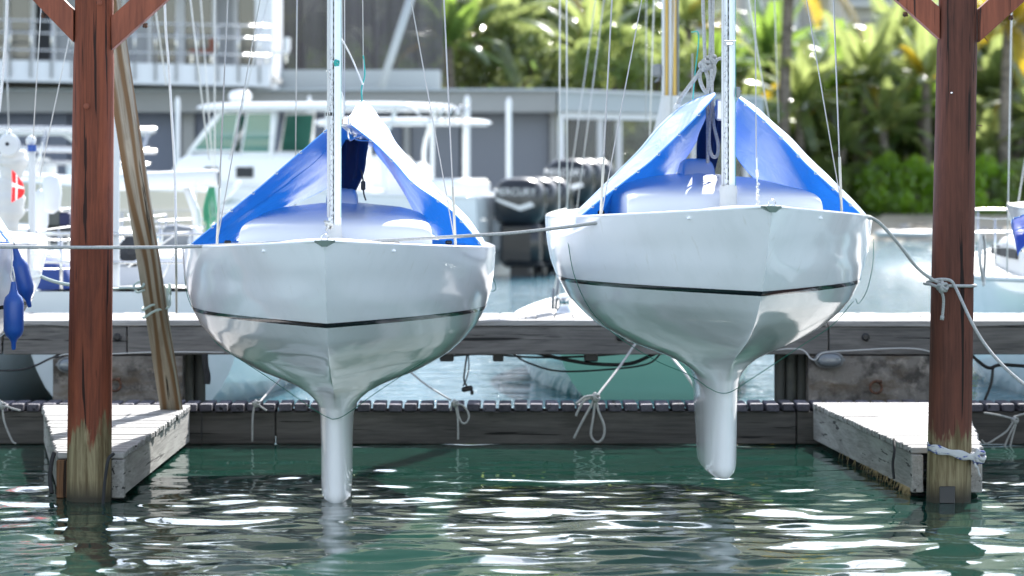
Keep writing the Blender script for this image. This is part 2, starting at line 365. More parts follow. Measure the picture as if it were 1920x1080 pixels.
for yy in (31.7, 32.4): obj('joist', MB().cbox((0, yy, .80), (17.2, .12, .2), .008), M['beamx'], d)
for px in (1163, 1623, 220, 646): 
    c = P(px, 632, 31.01); b1 = MB().lathe([(.035, 0), (.035, .012), (.02, .02)], c, 14, Matrix.Rotation(R(90), 3, 'X')); obj('bolt', b1, M['black'], d)
# hangers under the dock
for (px, wd) in ((838, 26), (934, 20), (1108, 26)):
    c = P(px, 668, 31.2); obj('bracket', MB().cbox(c, (wd * .00468, .16, .085), .01), M['black'], d)
# ---------------------------------------------------------------- concrete piers
def pier(name, x0, x1, label):
    t = thing(name, label, 'pier', (P((x0 + x1) / 2, 700, 31.6).x, 31.6, -1))
    a, b_ = P(x0, 700, 31.0).x, P(x1, 700, 31.0).x
    g = []
    mb = MB(); n = 14
    for i in range(n + 1):
        g.append([(a + (b_ - a) * i / n, 31.0 + .025 * noise.noise(Vector((i * .5, j * .5, x0))), -1 + 1.69 * j / 10) for j in range(11)])
    mb.grid(g); 
    mb.box(((a + b_) / 2, 31.7, -.155), (b_ - a, 1.34, 1.69))
    obj('pier_block', mb, M['conc'], t, smooth=30)
    return t, a, b_
p1, a1, b1 = pier('concrete_pier', 99, 342, 'stained concrete pier under the dock behind the two props on the left')
p2, a2, b2 = pier('concrete_pier', 1516, 1760, 'stained concrete pier under the dock with an oval lamp on it')
M['sheet'] = mat('dark_pile_sheet', (.06, .065, .06), .7, var=[((3, 3, 1), (.16, .17, .14), .5, .65)], bump=((8, 8, 3), .5, .01))
for (x0, x1, lb) in ((343, 385, 'dark fluted timber pile cluster beside the concrete pier near the raw leaning plank'), (1452, 1515, 'dark fluted pile cluster beside the concrete pier that has the lamp')):
    t = thing('dock_pile', lb, 'pile', (P((x0 + x1) / 2, 700, 31.5).x, 31.5, -1)); a, b_ = P(x0, 700, 31.3).x, P(x1, 700, 31.3).x; n = max(2, round((b_ - a) / .09))
    for i in range(n):
        c = a + (i + .5) * (b_ - a) / n; obj('pile_stave', MB().tube([(c, 31.32, -1), (c, 31.32, .69)], (b_ - a) / n * .5, 10), M['sheet'], t, smooth=40)
# rings
M['rust'] = mat('rusty_iron', (.13, .06, .035), .8, metal=.3, bump=((60, 60, 60), .8, .004), var=[((30, 30, 30), (.06, .035, .025), .45, .6)])
def ring_at(px, py, r, lb):
    c = P(px, py, 30.92); t = thing('mooring_ring', lb, 'iron ring', c)
    pts = [c + Vector((r * math.cos(a), .02 * math.sin(a) - .02, r * math.sin(a))) for a in np.linspace(0, 2 * math.pi, 25)]
    obj('ring', MB().tube(pts, .012, 8), M['rust'], t, smooth=True); obj('eye_bolt', MB().tube([c + Vector((.02, .1, r)), c + Vector((.02, -.05, r)), c + Vector((.05, -.055, r + .004))], .014, 8), M['rust'], t, smooth=40)
ring_at(1642, 726, .05, 'rusty iron mooring ring hanging on the concrete pier under the lamp cable')
ring_at(216, 722, .05, 'rusty iron ring on the concrete pier beside the red post')
# bulkhead lamp and its cable
M['lampglass'] = mat('ribbed_lamp_glass', (.15, .17, .19), .12, coat=.5, bump=((90, 4, 4), .6, .004)); M['grey'] = mat('grey_cast_metal', (.20, .21, .22), .5, metal=.4)
def lamp(px, py, label):
    c = P(px, py, 30.93); t = thing('bulkhead_lamp', label, 'lamp', c)
    def oval(a, b_, n=28): return [(a * (abs(math.cos(q)) ** .75) * (1 if math.cos(q) > 0 else -1), b_ * (abs(math.sin(q)) ** .9) * (1 if math.sin(q) > 0 else -1)) for q in [2 * math.pi * i / n for i in range(n)]]
    rows = [[(c.x + u, c.y + .06, c.z + v) for u, v in oval(.125, .072)], [(c.x + u, c.y - .01, c.z + v) for u, v in oval(.125, .072)], [(c.x + u, c.y - .015, c.z + v) for u, v in oval(.11, .060)]]
    obj('housing', MB().grid(rows, True), M['grey'], t, smooth=40)
    rows = [[(c.x + u * s, c.y - .012 - dpt, c.z + v * s) for u, v in oval(.108, .058)] for s, dpt in ((1, 0), (.97, .03), (.85, .05), (.6, .062), (.3, .067), (.01, .068))]
    obj('glass', MB().grid(rows, True), M['lampglass'], t, smooth=True)
    for s in (-1, 1): obj('screw_lug', MB().cbox((c.x + s * .128, c.y, c.z), (.02, .02, .025), .004), M['grey'], t)
    return t
lamp(1555, 675, 'oval grey bulkhead lamp with ribbed glass on the concrete pier')
lamp(134, 684, 'oval bulkhead lamp half hidden behind the red post on the left')
M['cable'] = mat('white_cable', (.5, .5, .49), .6)
ln = [P(1452, 656, 30.95), P(1490, 654, 30.93), P(1508, 658, 30.92), P(1520, 672, 30.9), P(1530, 674, 30.88), P(1545, 661, 30.87), P(1600, 657, 30.9), P(1680, 653, 30.9), P(1725, 655, 30.9), P(1760, 664, 30.9)]
tag(line('cable', ln, .006, M['cable']), 'white power cable clipped above the lamp on the concrete pier', 'cable')
ln = [P(90, 676, 30.9), P(110, 668, 30.9), P(130, 664, 30.9), P(200, 664, 30.95), P(270, 661, 30.95), P(350, 660, 30.98), P(420, 661, 31)]
tag(line('cable', ln, .006, M['cable']), 'white cable running under the dock edge behind the raw leaning plank', 'cable')
# black cables slung under the dock
def black(pts, r, lb): tag(line('electric_cable', pts, r, M['black']), lb, 'cable')
black([P(800, 672, 31.3), P(900, 664, 31.3), P(1000, 670, 31.3), P(1100, 668, 31.3), P(1200, 660, 31.3)], .009, 'thin black cable running straight under the dock edge')
black([P(1000, 660, 31.25), P(1050, 672, 31.25), P(1110, 682, 31.25), P(1180, 682, 31.25), P(1230, 662, 31.25)], .016, 'thick black cable sagging under the dock in front of the reflection-tinted hull')
black([P(960, 662, 31.4), P(990, 680, 31.4), P(1050, 696, 31.4), P(1150, 692, 31.4), P(1215, 682, 31.4), P(1242, 660, 31.4)], .008, 'lowest sagging black cable in front of the reflection-tinted hull')
black([P(-40, 695, 30.9), P(30, 694, 30.9), P(65, 686, 30.9), P(95, 672, 30.9), P(120, 667, 30.9)], .009, 'black cable drooping from the pier at the left picture edge')
black([P(1815, 660, 31.2), P(1835, 678, 31.2), P(1855, 690, 31.2), P(1880, 684, 31.2), P(1960, 690, 31.2)], .015, 'black hose looped under the dock right of the right red post')
black([P(1862, 690, 31.25), P(1858, 720, 31.25), P(1846, 752, 31.25)], .012, 'black hose hanging straight down right of the right red post')
t = thing('plug_cable', 'short black cable with a plug dangling below the dock between the boats', 'cable', P(875, 668, 31.2))
obj('cord', MB().tube(cr([P(876, 662, 31.2), P(872, 690, 31.2), P(870, 712, 31.2), P(876, 726, 31.2)]), .008, 6), M['black'], t, smooth=True)
obj('cord', MB().tube(cr([P(878, 662, 31.22), P(879, 690, 31.2), P(874, 712, 31.2), P(868, 724, 31.2)]), .006, 6), M['black'], t, smooth=True)
obj('plug', MB().cbox(P(876, 729, 31.2), (.10, .05, .045), .012, Matrix.Rotation(R(-12), 3, 'Y')).cbox(P(885, 736, 31.2), (.03, .03, .04), .008), M['black'], t)
# frayed rope end hanging at pier edge
tag(line('frayed_rope', [P(384, 664, 31.0), P(385, 685, 31.0), P(389, 705, 31.0), P(388, 720, 31.0)], [.03] * 19 if False else .028, M['blackrope']), 'dark frayed rope hanging at the edge of the pile cluster', 'rope')

# ---------------------------------------------------------------- low walkway with separate slats
wk = thing('low_walkway', 'low slatted walkway with dark slat ends just above the water', 'walkway', (0, 30, .28))
sp = .1328; x = -6.3; protos = []
for i in range(3): protos.append(None)
i = 0
while x < 6.3:
    k = i % 3
    if protos[k] is None:
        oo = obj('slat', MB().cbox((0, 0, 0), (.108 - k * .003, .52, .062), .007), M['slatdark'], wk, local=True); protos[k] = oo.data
    else: oo = obj('slat', protos[k], None, wk)
    oo.location = (x, .24 + random.uniform(-.02, .02), .03 + random.uniform(-.003, .003)); oo.rotation_euler = (0, random.uniform(-.02, .02), random.uniform(-.015, .015))
    x += sp; i += 1
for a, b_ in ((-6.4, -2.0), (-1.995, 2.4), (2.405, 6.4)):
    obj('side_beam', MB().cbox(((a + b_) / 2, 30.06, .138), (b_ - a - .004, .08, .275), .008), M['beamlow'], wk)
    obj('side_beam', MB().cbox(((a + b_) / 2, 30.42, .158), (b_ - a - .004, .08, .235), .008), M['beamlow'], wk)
# ---------------------------------------------------------------- tapering finger docks
def finger(label, y0, y1, xl0, xl1, xr0, xr1, top, n):
    """front y0 (tip), back y1; xl/xr at tip and back"""
    t = thing('finger_dock', label, 'finger dock', ((xl0 + xr0) / 2, y0, 0))
    for i in range(n):
        ya, yb = y0 + (y1 - y0) * i / n, y0 + (y1 - y0) * (i + 1) / n; ym = (ya + yb) / 2; f = (ym - y0) / (y1 - y0)
        xa, xb = xl0 + (xl1 - xl0) * f + random.uniform(-.012, .006), xr0 + (xr1 - xr0) * f + random.uniform(-.006, .014)
        dz = random.uniform(-.003, .003)
        obj('plank', MB().cbox(((xa + xb) / 2, ym, top - .022 + dz), (xb - xa, (yb - ya) - random.uniform(.006, .012), .044), .006), M['plankx'], t)
    for s, (xa, xb) in ((-1, (xl0, xl1)), (1, (xr0, xr1))):
        L = math.hypot(xb - xa, y1 - y0); an = math.atan2(-(xb - xa), y1 - y0); o_ = -s * .05
        for q, (f0, f1) in enumerate(((0, 1),)):
            obj('side_beam', MB().cbox(((xa + xb) / 2 + o_, (y0 + y1) / 2, top - .045 - .135), (.075, L, .265), .008, Matrix.Rotation(an, 3, 'Z')), M['beamy'], t)
        xe = xa + s * -.075
    w_ = (xr0 - xl0)
    obj('end_block', MB().cbox((xl0 + .05, y0 - .045, top - .19), (.085, .08, .27), .008), M['rusty'] if label.startswith('tapering') else M['beamy'], t)
    obj('end_block', MB().cbox((xr0 - .05, y0 - .045, top - .19), (.095, .08, .27), .008), M['beamy'], t)
    obj('end_board', MB().cbox(((xl0 + xr0) / 2, y0 - .03, top - .026), (w_ - .02, .055, .042), .006), M['plankx'], t)
    return t
finger('tapering finger dock of sunlit planks around the left red post', 25.15, 29.9, -3.22, -3.95, -2.73, -2.70, .34, 40)
finger('widening finger dock of sunlit planks around the right red post', 25.35, 29.9, 2.83, 2.52, 3.345, 3.80, .36, 42)
# hanging bits on the fingers
tag(rope('rope', [P(213, 851, 24.85), P(203, 862, 24.8), P(197, 900, 24.8), P(193, 948, 24.8)], .012, M['blackrope']), 'thick black rope end hanging beside the left red post into the water', 'rope')
tag(rope('rope', [P(102, 848, 25.1), P(96, 870, 25.05), P(94, 900, 25.05), P(97, 925, 25.0)], .016, M['blackrope']), 'black rope bundle at the outer corner of the left finger dock', 'rope')
tag(line('cord', [P(378, 770, 29.98), P(378, 830, 29.95), P(378, 905, 29.9)], .005, M['black']), 'thin black cord hanging from the low walkway into the water', 'cord')
tag(rope('rope', [P(1676, 823, 25.6), P(1677, 845, 25.5), P(1674, 870, 25.5), P(1676, 898, 25.5)], .010, M['blackrope']), 'blue black rope hanging on the side of the right finger dock', 'rope')
# weed fringe under right finger
mb = MB()
for i in range(120):
    f = random.random() ** .6 if i % 3 else random.uniform(.0, .12); y = 25.35 + 3.2 * (1 - f) if i % 3 else 25.35 + random.uniform(0, .35); x = np.interp(y, [25.35, 29.9], [2.87, 2.56]); L = random.uniform(.015, .07)
    z0 = .05; dx, dy = random.uniform(-.02, .02), random.uniform(-.02, .02)
    mb.tube([(x - .03, y, z0 + .01), (x - .04 + dx, y + dy, z0 - L)], [.003, .001], 4)
M['weed'] = mat('dry_weed', (.30, .23, .12), .9)
tag(obj('weeds', mb, M['weed']), 'dried weed fringe under the edge of the right finger dock', kind='stuff')

# ---------------------------------------------------------------- red posts
def post(name, label, pb, pt, wb, wt, braces, notch):
    """pb, pt: centre px at y=940 and y=0; w px widths"""
    D = 25.0; k = D / F
    xb, xt = (pb - 960) * k, (pt - 960) * k; z0, zt = 0.0, H + 300 * k
    t = thing(name, label, 'wooden post', (xb, D, 0))
    rows = []; n = 40
    for i in range(70):
        z = -1.2 + (zt + 1.1 + 1.2) * i / 69; f = (z - z0) / (zt - z0); cx = xb + (xt - xb) * f; r = (wb + (wt - wb) * f) * k / 2
        zn = H + (300 - notch) * k; row = []
        for j in range(n):
            a = 2 * math.pi * j / n; ca, sa = math.cos(a), math.sin(a)
            rr = r * (1 + .018 * noise.noise(Vector((ca * 1.5, sa * 1.5, z * .8 + pb))) + .006 * noise.noise(Vector((ca * 9, sa * 9, z * 3))))
            x = rr * ca * 1.0; y = rr * sa * .92; y = math.copysign(min(abs(y), r * .80), y)
            if z > zn: x = math.copysign(min(abs(x), r * .925), x)
            row.append((cx + x, D + y, z))
        rows.append(row)
    mb = MB().grid(rows, True); m_ = len(mb.v); mb.add(rows[-1], [tuple(range(n))])
    obj('timber', mb, M['redpost_shaded' if name == 'red_post' and pb > 900 else 'redpost'], t, smooth=35)
    for (s, pxa, pya, ang, th) in braces:             # s side, lower inner corner
        x0 = (pxa - 960) * k; z = H - (pya - 300) * k; L = 1.5; a = R(ang)
        poly = [(x0, z), (x0, z + th / math.cos(a)), (x0 + s * L * math.cos(a), z + th / math.cos(a) + L * math.sin(a)), (x0 + s * L * math.cos(a), z + L * math.sin(a))]
        b_ = MB(); b_.ngonprism(poly, 'y', D - .075, D + .075); o = obj('brace', b_, M['redx'], t)
        bv = o.modifiers.new('bevel', 'BEVEL'); bv.width = .006; bv.segments = 2
        mid = Vector((x0 + s * .30 * math.cos(a), D - .0, z + .30 * math.sin(a) - .012)); nrm = Vector((s * math.sin(a), 0, -math.cos(a)))
        obj('bolt', MB().tube([mid, mid + nrm * .035], .012, 6).tube([mid + nrm * .008, mid + nrm * .022], .021, 6), M['rust'], t, smooth=30)
    return t
lp = post('red_post', 'red painted round post on the left with scuffed bare wood at its foot', 166.5, 177, 84, 76, [(1, 210, 95, 42, .175), (-1, 140, 80, 46, .16)], 93)
rp = post('red_post', 'red painted round post on the right, darkened for shade, a rope knotted round it', 1778.5, 1796, 83, 75, [(1, 1833, 80, 42, .175), (-1, 1760, 74, 42, .165)], 82)
for nm_, (px, py) in (('bolt', (186, 5)), ('bolt', (162, 199))):
    c = P(px, py, 24.86); obj('bolt', MB().lathe([(.02, 0), (.02, .012), (.008, .018)], c, 10, Matrix.Rotation(R(90), 3, 'X')), M['redx'], lp, smooth=40)
c = P(1784, 174, 24.87); obj('nail', MB().lathe([(.008, 0), (.008, .01), (.004, .012)], c, 8, Matrix.Rotation(R(90), 3, 'X')), M['steel'], rp)
obj('nail', MB().tube([P(1832, 235, 24.98), P(1842, 236, 24.95)], .003, 5), M['rust'], rp); obj('nail', MB().tube([P(1846, 70, 24.98), P(1852, 77, 24.95)], .004, 5), M['rust'], rp)
obj('metal_strap', MB().cbox(P(1776, 928, 24.86), (.11, .01, .12), .004), M['black'], rp)
# beam across the post heads (above the picture)
bm_ = thing('shed_beam', 'long red beam carried by the braces above the picture', 'beam', (0, 25, 4.55))
obj('beam', MB().cbox((0, 25, 4.66), (17, .16, .26), .01), M['redx'], bm_)
# ---------------------------------------------------------------- raw leaning plank
t = thing('leaning_plank', 'raw grainy timber plank leaning beside the left red post with rope tied round', 'plank', P(322, 775, 29.4))
A, B_ = P(212, 60, 27.2), P(323, 776, 29.35); dv = (A - B_); L = dv.length; rot = dv.to_track_quat('Z', 'Y').to_matrix() @ Matrix.Rotation(R(-16), 3, 'Z')
ob = obj('timber', MB().cbox((0, 0, 0), (.178, .07, L + .5), .006), M['brace'], t, local=True)
_z = dv.normalized(); _x = Vector((math.cos(R(-20)), math.sin(R(-20)), 0)); _y = _z.cross(_x).normalized(); _x = _y.cross(_z); rot = Matrix((_x, _y, _z)).transposed(); ob.rotation_euler = rot.to_euler(); ob.location = (A + B_) / 2 - t.location + dv.normalized() * .25
# rope round the plank
def loop(name, c, rx, ry, tilt, r, m, parent=None, wob=.01, n=22, a0=0, a1=2 * math.pi):
    pts = [c + Vector((rx * math.cos(a), ry * math.sin(a), tilt * math.cos(a) + wob * math.sin(3 * a))) for a in np.linspace(a0, a1, n)]
    return obj(name, MB().tube(pts, r, 8), m, parent, smooth=True)
tr_ = thing('rope_lashing', 'pale rope wrapped twice round the raw leaning plank', 'rope', P(292, 580, 28.7))
for (px, py, a) in ((291, 572, .03), (293, 584, .045)): loop('rope_turn', P(px, py, 28.75), .105, .09, a, .010, M['ropeg'], tr_)
loop('rope_turn', P(308, 558, 28.7), .05, .02, .02, .009, M['ropeg'], tr_, .10)
obj('rope_end', MB().tube(cr([P(206, 541, 27.0), P(240, 540, 28), P(262, 540, 28.5), P(270, 533, 28.55), P(262, 528, 28.6), P(251, 536, 28.6), P(258, 548, 28.6), P(275, 541, 28.6)]), .010, 8), M['ropeg'], tr_, smooth=True)
tag(rope('mooring_line', [P(38, 495, 27), P(62, 510, 27), P(85, 522, 27), P(110, 530, 27), P(140, 535, 27), P(170, 537, 27)], .013, M['ropeg']), 'slack pale green line running to the left red post from the boat beside it', 'rope')
# ---------------------------------------------------------------- mooring ropes with knots
def knot(c, s, m, parent):
    for k in range(3):
        pts = []
        for a in np.linspace(0, 2 * math.pi, 18):
            v = Vector((s * math.cos(a), s * .8 * math.sin(a), s * .45 * math.sin(2 * a + k))); v = Matrix.Rotation(k * 1.1, 3, 'Y') @ v; pts.append(c + v)
        obj('knot_turn', MB().tube(pts, s * .38, 7), m, parent, smooth=True)
def mooring(label, pts, c, tails, r=.0085, m='rope'):
    t = thing('mooring_rope', label, 'rope', c)
    obj('rope_line', MB().tube(cr(pts), r, 8), M[m], t, smooth=True)
    knot(c, r * 3.0, M[m], t)
    for tl in tails: obj('rope_tail', MB().tube(cr(tl), r, 8), M[m], t, smooth=True)
q = lambda px, py, Y=29.9: P(px, py, Y)
mooring('taut grey rope knotted to the walkway with a long loop left of the right keel', [P(1200, 632, 31.0), q(1160, 690, 30.5), q(1118, 744)], q(1116, 745),
        [[q(1116, 745), q(1106, 765), q(1092, 790), q(1076, 822)], [q(1118, 748), q(1122, 770), q(1133, 800), q(1130, 822), q(1118, 829), q(1108, 815), q(1112, 785), q(1116, 750)], [q(1112, 745), q(1095, 752), q(1084, 770), q(1080, 780)], [q(1112, 742), q(1096, 745), q(1080, 758)]], .0105)
mooring('rope knotted to the walkway right of the left boat keel', [P(758, 688, 31.0), q(800, 722, 30.4), q(845, 750)], q(853, 756),
        [[q(853, 758), q(858, 780), q(859, 805), q(859, 824)], [q(850, 756), q(846, 762), q(845, 770)], [q(855, 756), q(870, 762), q(879, 778), q(876, 791), q(867, 793), q(860, 780), q(857, 762)]])
mooring('rope knotted to the walkway left of the left boat keel', [P(533, 704, 31.0), q(508, 730, 30.4), q(486, 755)], q(480, 757),
        [[q(478, 758), q(474, 780), q(473, 828)], [q(482, 757), q(492, 765), q(500, 770)]])
mooring('rope knotted to the walkway at the left picture edge', [q(-30, 735), q(-5, 748), q(4, 756)], q(4, 760), [[q(4, 760), q(8, 790), q(22, 825), q(30, 832)], [q(5, 758), q(20, 765), q(38, 770)]])
mooring('grey rope looped from the walkway at the right picture edge', [q(1960, 770), q(1925, 775), q(1900, 782)], q(1903, 788),
        [[q(1899, 785), q(1870, 778), q(1845, 774)], [q(1900, 790), q(1888, 808), q(1868, 822), q(1850, 832), q(1840, 825)], [q(1904, 792), q(1893, 815), q(1884, 838), q(1892, 842), q(1898, 820), q(1905, 795)]])
tag(rope('mooring_rope', [P(1245, 650, 30.9), P(1264, 675, 30.5), P(1284, 699, 29.95), P(1310, 740, 29.9)], .0115, M['ropew']), 'short taut white rope running down behind the right boat keel', 'rope')
# long rope strung from the left edge to the right post
pts = [P(-60, 462, 24.65), P(0, 463, 24.65), P(170, 464, 24.65), P(340, 463, 24.6), P(480, 457, 24.45), P(600, 453, 24.4), P(720, 451, 24.4), P(880, 442, 24.5), P(960, 437, 24.5), P(1050, 427, 24.4), P(1150, 414, 24.1), P(1250, 405, 23.9), P(1340, 399, 23.8), P(1440, 392, 23.9), P(1540, 398, 24.1), P(1622, 407, 24.4), P(1642, 413, 24.5), P(1662, 431, 24.55), P(1690, 464, 24.6), P(1718, 500, 24.7), P(1745, 522, 24.75), P(1764, 531, 24.76)]
rt = thing('long_rope', 'long thick grey rope strung across both bows to the right red post', 'rope', P(1764, 531, 24.8))
obj('rope_line', MB().tube(cr(pts), .0118, 10), M['rope'], rt, smooth=True)
knot(P(1767, 538, 24.75), .033, M['rope'], rt)
obj('rope_turn', MB().tube(cr([P(1770, 536, 24.76), P(1790, 536, 24.77), P(1826, 536, 24.9), P(1822, 534, 25.1), P(1780, 530, 25.18), P(1742, 528, 25.12), P(1733, 531, 24.9), P(1745, 533, 24.78), P(1764, 540, 24.74)]), .0112, 8), M['rope'], rt, smooth=True)
obj('rope_turn', MB().tube(cr([P(1738, 529, 24.82), P(1760, 524, 24.76), P(1782, 526, 24.74), P(1792, 540, 24.72), P(1806, 570, 24.6), P(1825, 610, 24.5), P(1850, 650, 24.4), P(1885, 690, 24.2), P(1930, 728, 24.0), P(1990, 770, 23.8)]), .0112, 8), M['rope'], rt, smooth=True)
obj('rope_end', MB().tube(cr([P(1762, 540, 24.73), P(1769, 560, 24.76), P(1767, 596, 24.78)]), .0105, 8).tube([P(1767, 592, 24.78), P(1766, 600, 24.78)], .014, 8), M['rope'], rt, smooth=True)
# cloth strap tied round right post
M['cloth'] = mat('blue_white_cloth', (.42, .42, .42), .85, bump=((60, 60, 60), .6, .004), var=[((14, 5, 30), (.03, .05, .22), .55, .60)])
ct = thing('cloth_strap', 'blue and white rag twisted round the foot of the right red post', 'rag', P(1830, 858, 25))
def strap(pts, wd, name):
    c = cr(pts, 6); g = []
    for i, p in enumerate(c): g.append([(p[0], p[1] - .004 * math.sin(i), p[2] + wd * (j / 3 - .5) * (1 + .25 * math.sin(i * .9))) for j in range(4)])
    o = obj(name, MB().grid(g), M['cloth'], ct, smooth=True); so_ = o.modifiers.new('solid', 'SOLIDIFY'); so_.thickness = .006
strap([P(1738, 836, 24.95), P(1745, 840, 24.82), P(1780, 848, 24.80), P(1815, 856, 24.84), P(1832, 858, 24.9)], .055, 'strap')
knot(P(1833, 856, 24.93), .045, M['cloth'], ct)
strap([P(1826, 866, 24.88), P(1833, 878, 24.88), P(1838, 892, 24.88)], .03, 'strap_tail')
# ================================================================ RACING KEELBOATS (local: keel at origin, bow towards -Y)
zk = [-.03, .0, .017, .05, .10, .40, .58, .66, .70, .74, .78, .82, .87, .93, 1.0, 1.10, 1.20, 1.327, 1.45, 1.56, 1.65, 1.75]
T_ = dict(
    W=[.06, .092, .102, .108, .110, .112, .118, .138, .175, .232, .325, .430, .568, .685, .805, .917, 1.006, 1.074, 1.115, 1.134, 1.142, 1.146],
    LE=[-.38, -.40, -.41, -.42, -.43, -.50, -.55, -.60, -.65, -.71, -.80, -.93, -1.15, -1.45, -1.74, -2.05, -2.25, -2.45, -2.62, -2.76, -2.87, -2.98],
    TE=[1.15, 1.28, 1.33, 1.36, 1.40, 1.60, 1.76, 1.85, 1.95, 2.05, 2.16, 2.27, 2.42, 2.62, 2.86, 3.1, 3.3, 3.5, 3.62, 3.7, 3.76, 3.8],
    p=[.36, .36, .36, .36, .36, .38, .42, .48, .57, .72, .90, 1.04, 1.16, 1.22, 1.24, 1.14, 1.04, .97, .97, 1.0, .98, .96],
    um=[.20, .20, .20, .20, .20, .21, .23, .27, .32, .37, .44, .46, .48, .50, .51, .52, .53, .54, .55, .55, .55, .55],
    Tt=[0, 0, 0, 0, 0, 0, 0, 0, 0, 0, 0, 0, 0, .05, .15, .28, .4, .52, .6, .66, .7, .72])
def tab(k, z): return float(np.interp(z, zk, T_[k]))
def sheer(s): return 1.755 + .13 * max(0, (1.2 - s) / 4.2) ** 1.7 + .02 * max(0, (s - 1.2) / 2.6) ** 2
SH = {}
def hull_pt(v, u, off=0.):
    """v: nominal height (<=1.75); u 0..1 along the chord; returns (halfwidth, s, z)"""
    le, te, W, p, um, tt = [tab(k, v) for k in ('LE', 'TE', 'W', 'p', 'um', 'Tt')]
    s = le + (te - le) * u
    a = (math.sin(math.pi / 2 * min(u / um, 1))) ** p if u > 0 else 0
    b_ = 1 if u <= um else 1 - (1 - tt) * ((u - um) / (1 - um)) ** 2
    z = v if v <= 1.327 else 1.327 + (v - 1.327) / (1.75 - 1.327) * (sheer(s) - 1.327)
    return W * a * b_ + off, s, z
def build_hull():
    zs = []
    for a, b_, n in ((-.03, .1, 7), (.1, .58, 8), (.58, .9, 22), (.9, 1.327, 16), (1.327, 1.75, 14)): zs += list(np.linspace(a, b_, n, endpoint=False))
    zs.append(1.75); nu = 64; us = [(1 - math.cos(math.pi * i / nu)) / 2 for i in range(nu + 1)]; us = [0] + [u ** 1.15 for u in us[1:]]
    V = []; Fc = []; sharp = set(); idx = {}
    for i, v in enumerate(zs):
        for j, u in enumerate(us):
            h, s, z = hull_pt(v, u)
            idx[i, j, 1] = len(V); V.append((h, s, z))
            if j == 0: idx[i, j, -1] = idx[i, j, 1]
            else: idx[i, j, -1] = len(V); V.append((-h, s, z))
    for sd_ in (1, -1):
        for i in range(len(zs) - 1):
            for j in range(nu):
                f = (idx[i, j, sd_], idx[i, j + 1, sd_], idx[i + 1, j + 1, sd_], idx[i + 1, j, sd_]); Fc.append(f if sd_ == 1 else f[::-1])
    for i in range(len(zs) - 1): Fc.append((idx[i, nu, 1], idx[i, nu, -1], idx[i + 1, nu, -1], idx[i + 1, nu, 1]))
    Fc.append(tuple(idx[0, j, 1] for j in range(nu, -1, -1)) + tuple(idx[0, j, -1] for j in range(1, nu + 1)))
    me = bpy.data.meshes.new('hull'); me.from_pydata(V, [], Fc); me.shade_smooth()
    import bmesh
    bm = bmesh.new(); bm.from_mesh(me); bmesh.ops.recalc_face_normals(bm, faces=bm.faces); bm.verts.ensure_lookup_table()
    le = [idx[i, 0, 1] for i, z in enumerate(zs) if z > .70]
    tr = {idx[i, nu, s_] for i in range(len(zs)) for s_ in (1, -1)}
    for e in bm.edges:
        a, b_ = e.verts[0].index, e.verts[1].index
        if (a in le and b_ in le) or (a in tr and b_ in tr): e.smooth = False
    bm.to_mesh(me); bm.free()
    return me, us
def build_deck(us):
    g = []
    for u in us:
        h, s, z = hull_pt(1.75, u); c = .045 * min(1, h / .6)
        g.append([(h * k, s, z - .002 + c * (1 - k * k)) for k in np.linspace(-.995, .995, 9)])
    return MB().grid(g[1:])
def dome(cx, y0, y1, w_, z0, Hf, ka=5, kb=6, n=34, m=30, wf=None):
    """superelliptic raised form; Hf(b) height along its length, wf(b) width factor"""
    g = []
    for i in range(m + 1):
        ps = math.pi * i / m; b_ = -math.copysign(abs(math.cos(ps)) ** (2 / kb), math.cos(ps)); eb = abs(math.sin(ps)) ** (2 / kb); row = []
        for j in range(n + 1):
            ph = math.pi * j / n; a = -math.copysign(abs(math.cos(ph)) ** (2 / ka), math.cos(ph)); ea = abs(math.sin(ph)) ** (2 / ka)
            f = (b_ + 1) / 2; row.append((cx + a * w_ / 2 * (wf(f) if wf else 1), y0 + (y1 - y0) * f, z0 + Hf(f, a) * ea * eb))
        g.append(row)
    return MB().grid(g)
hull_me, us_ = build_hull()
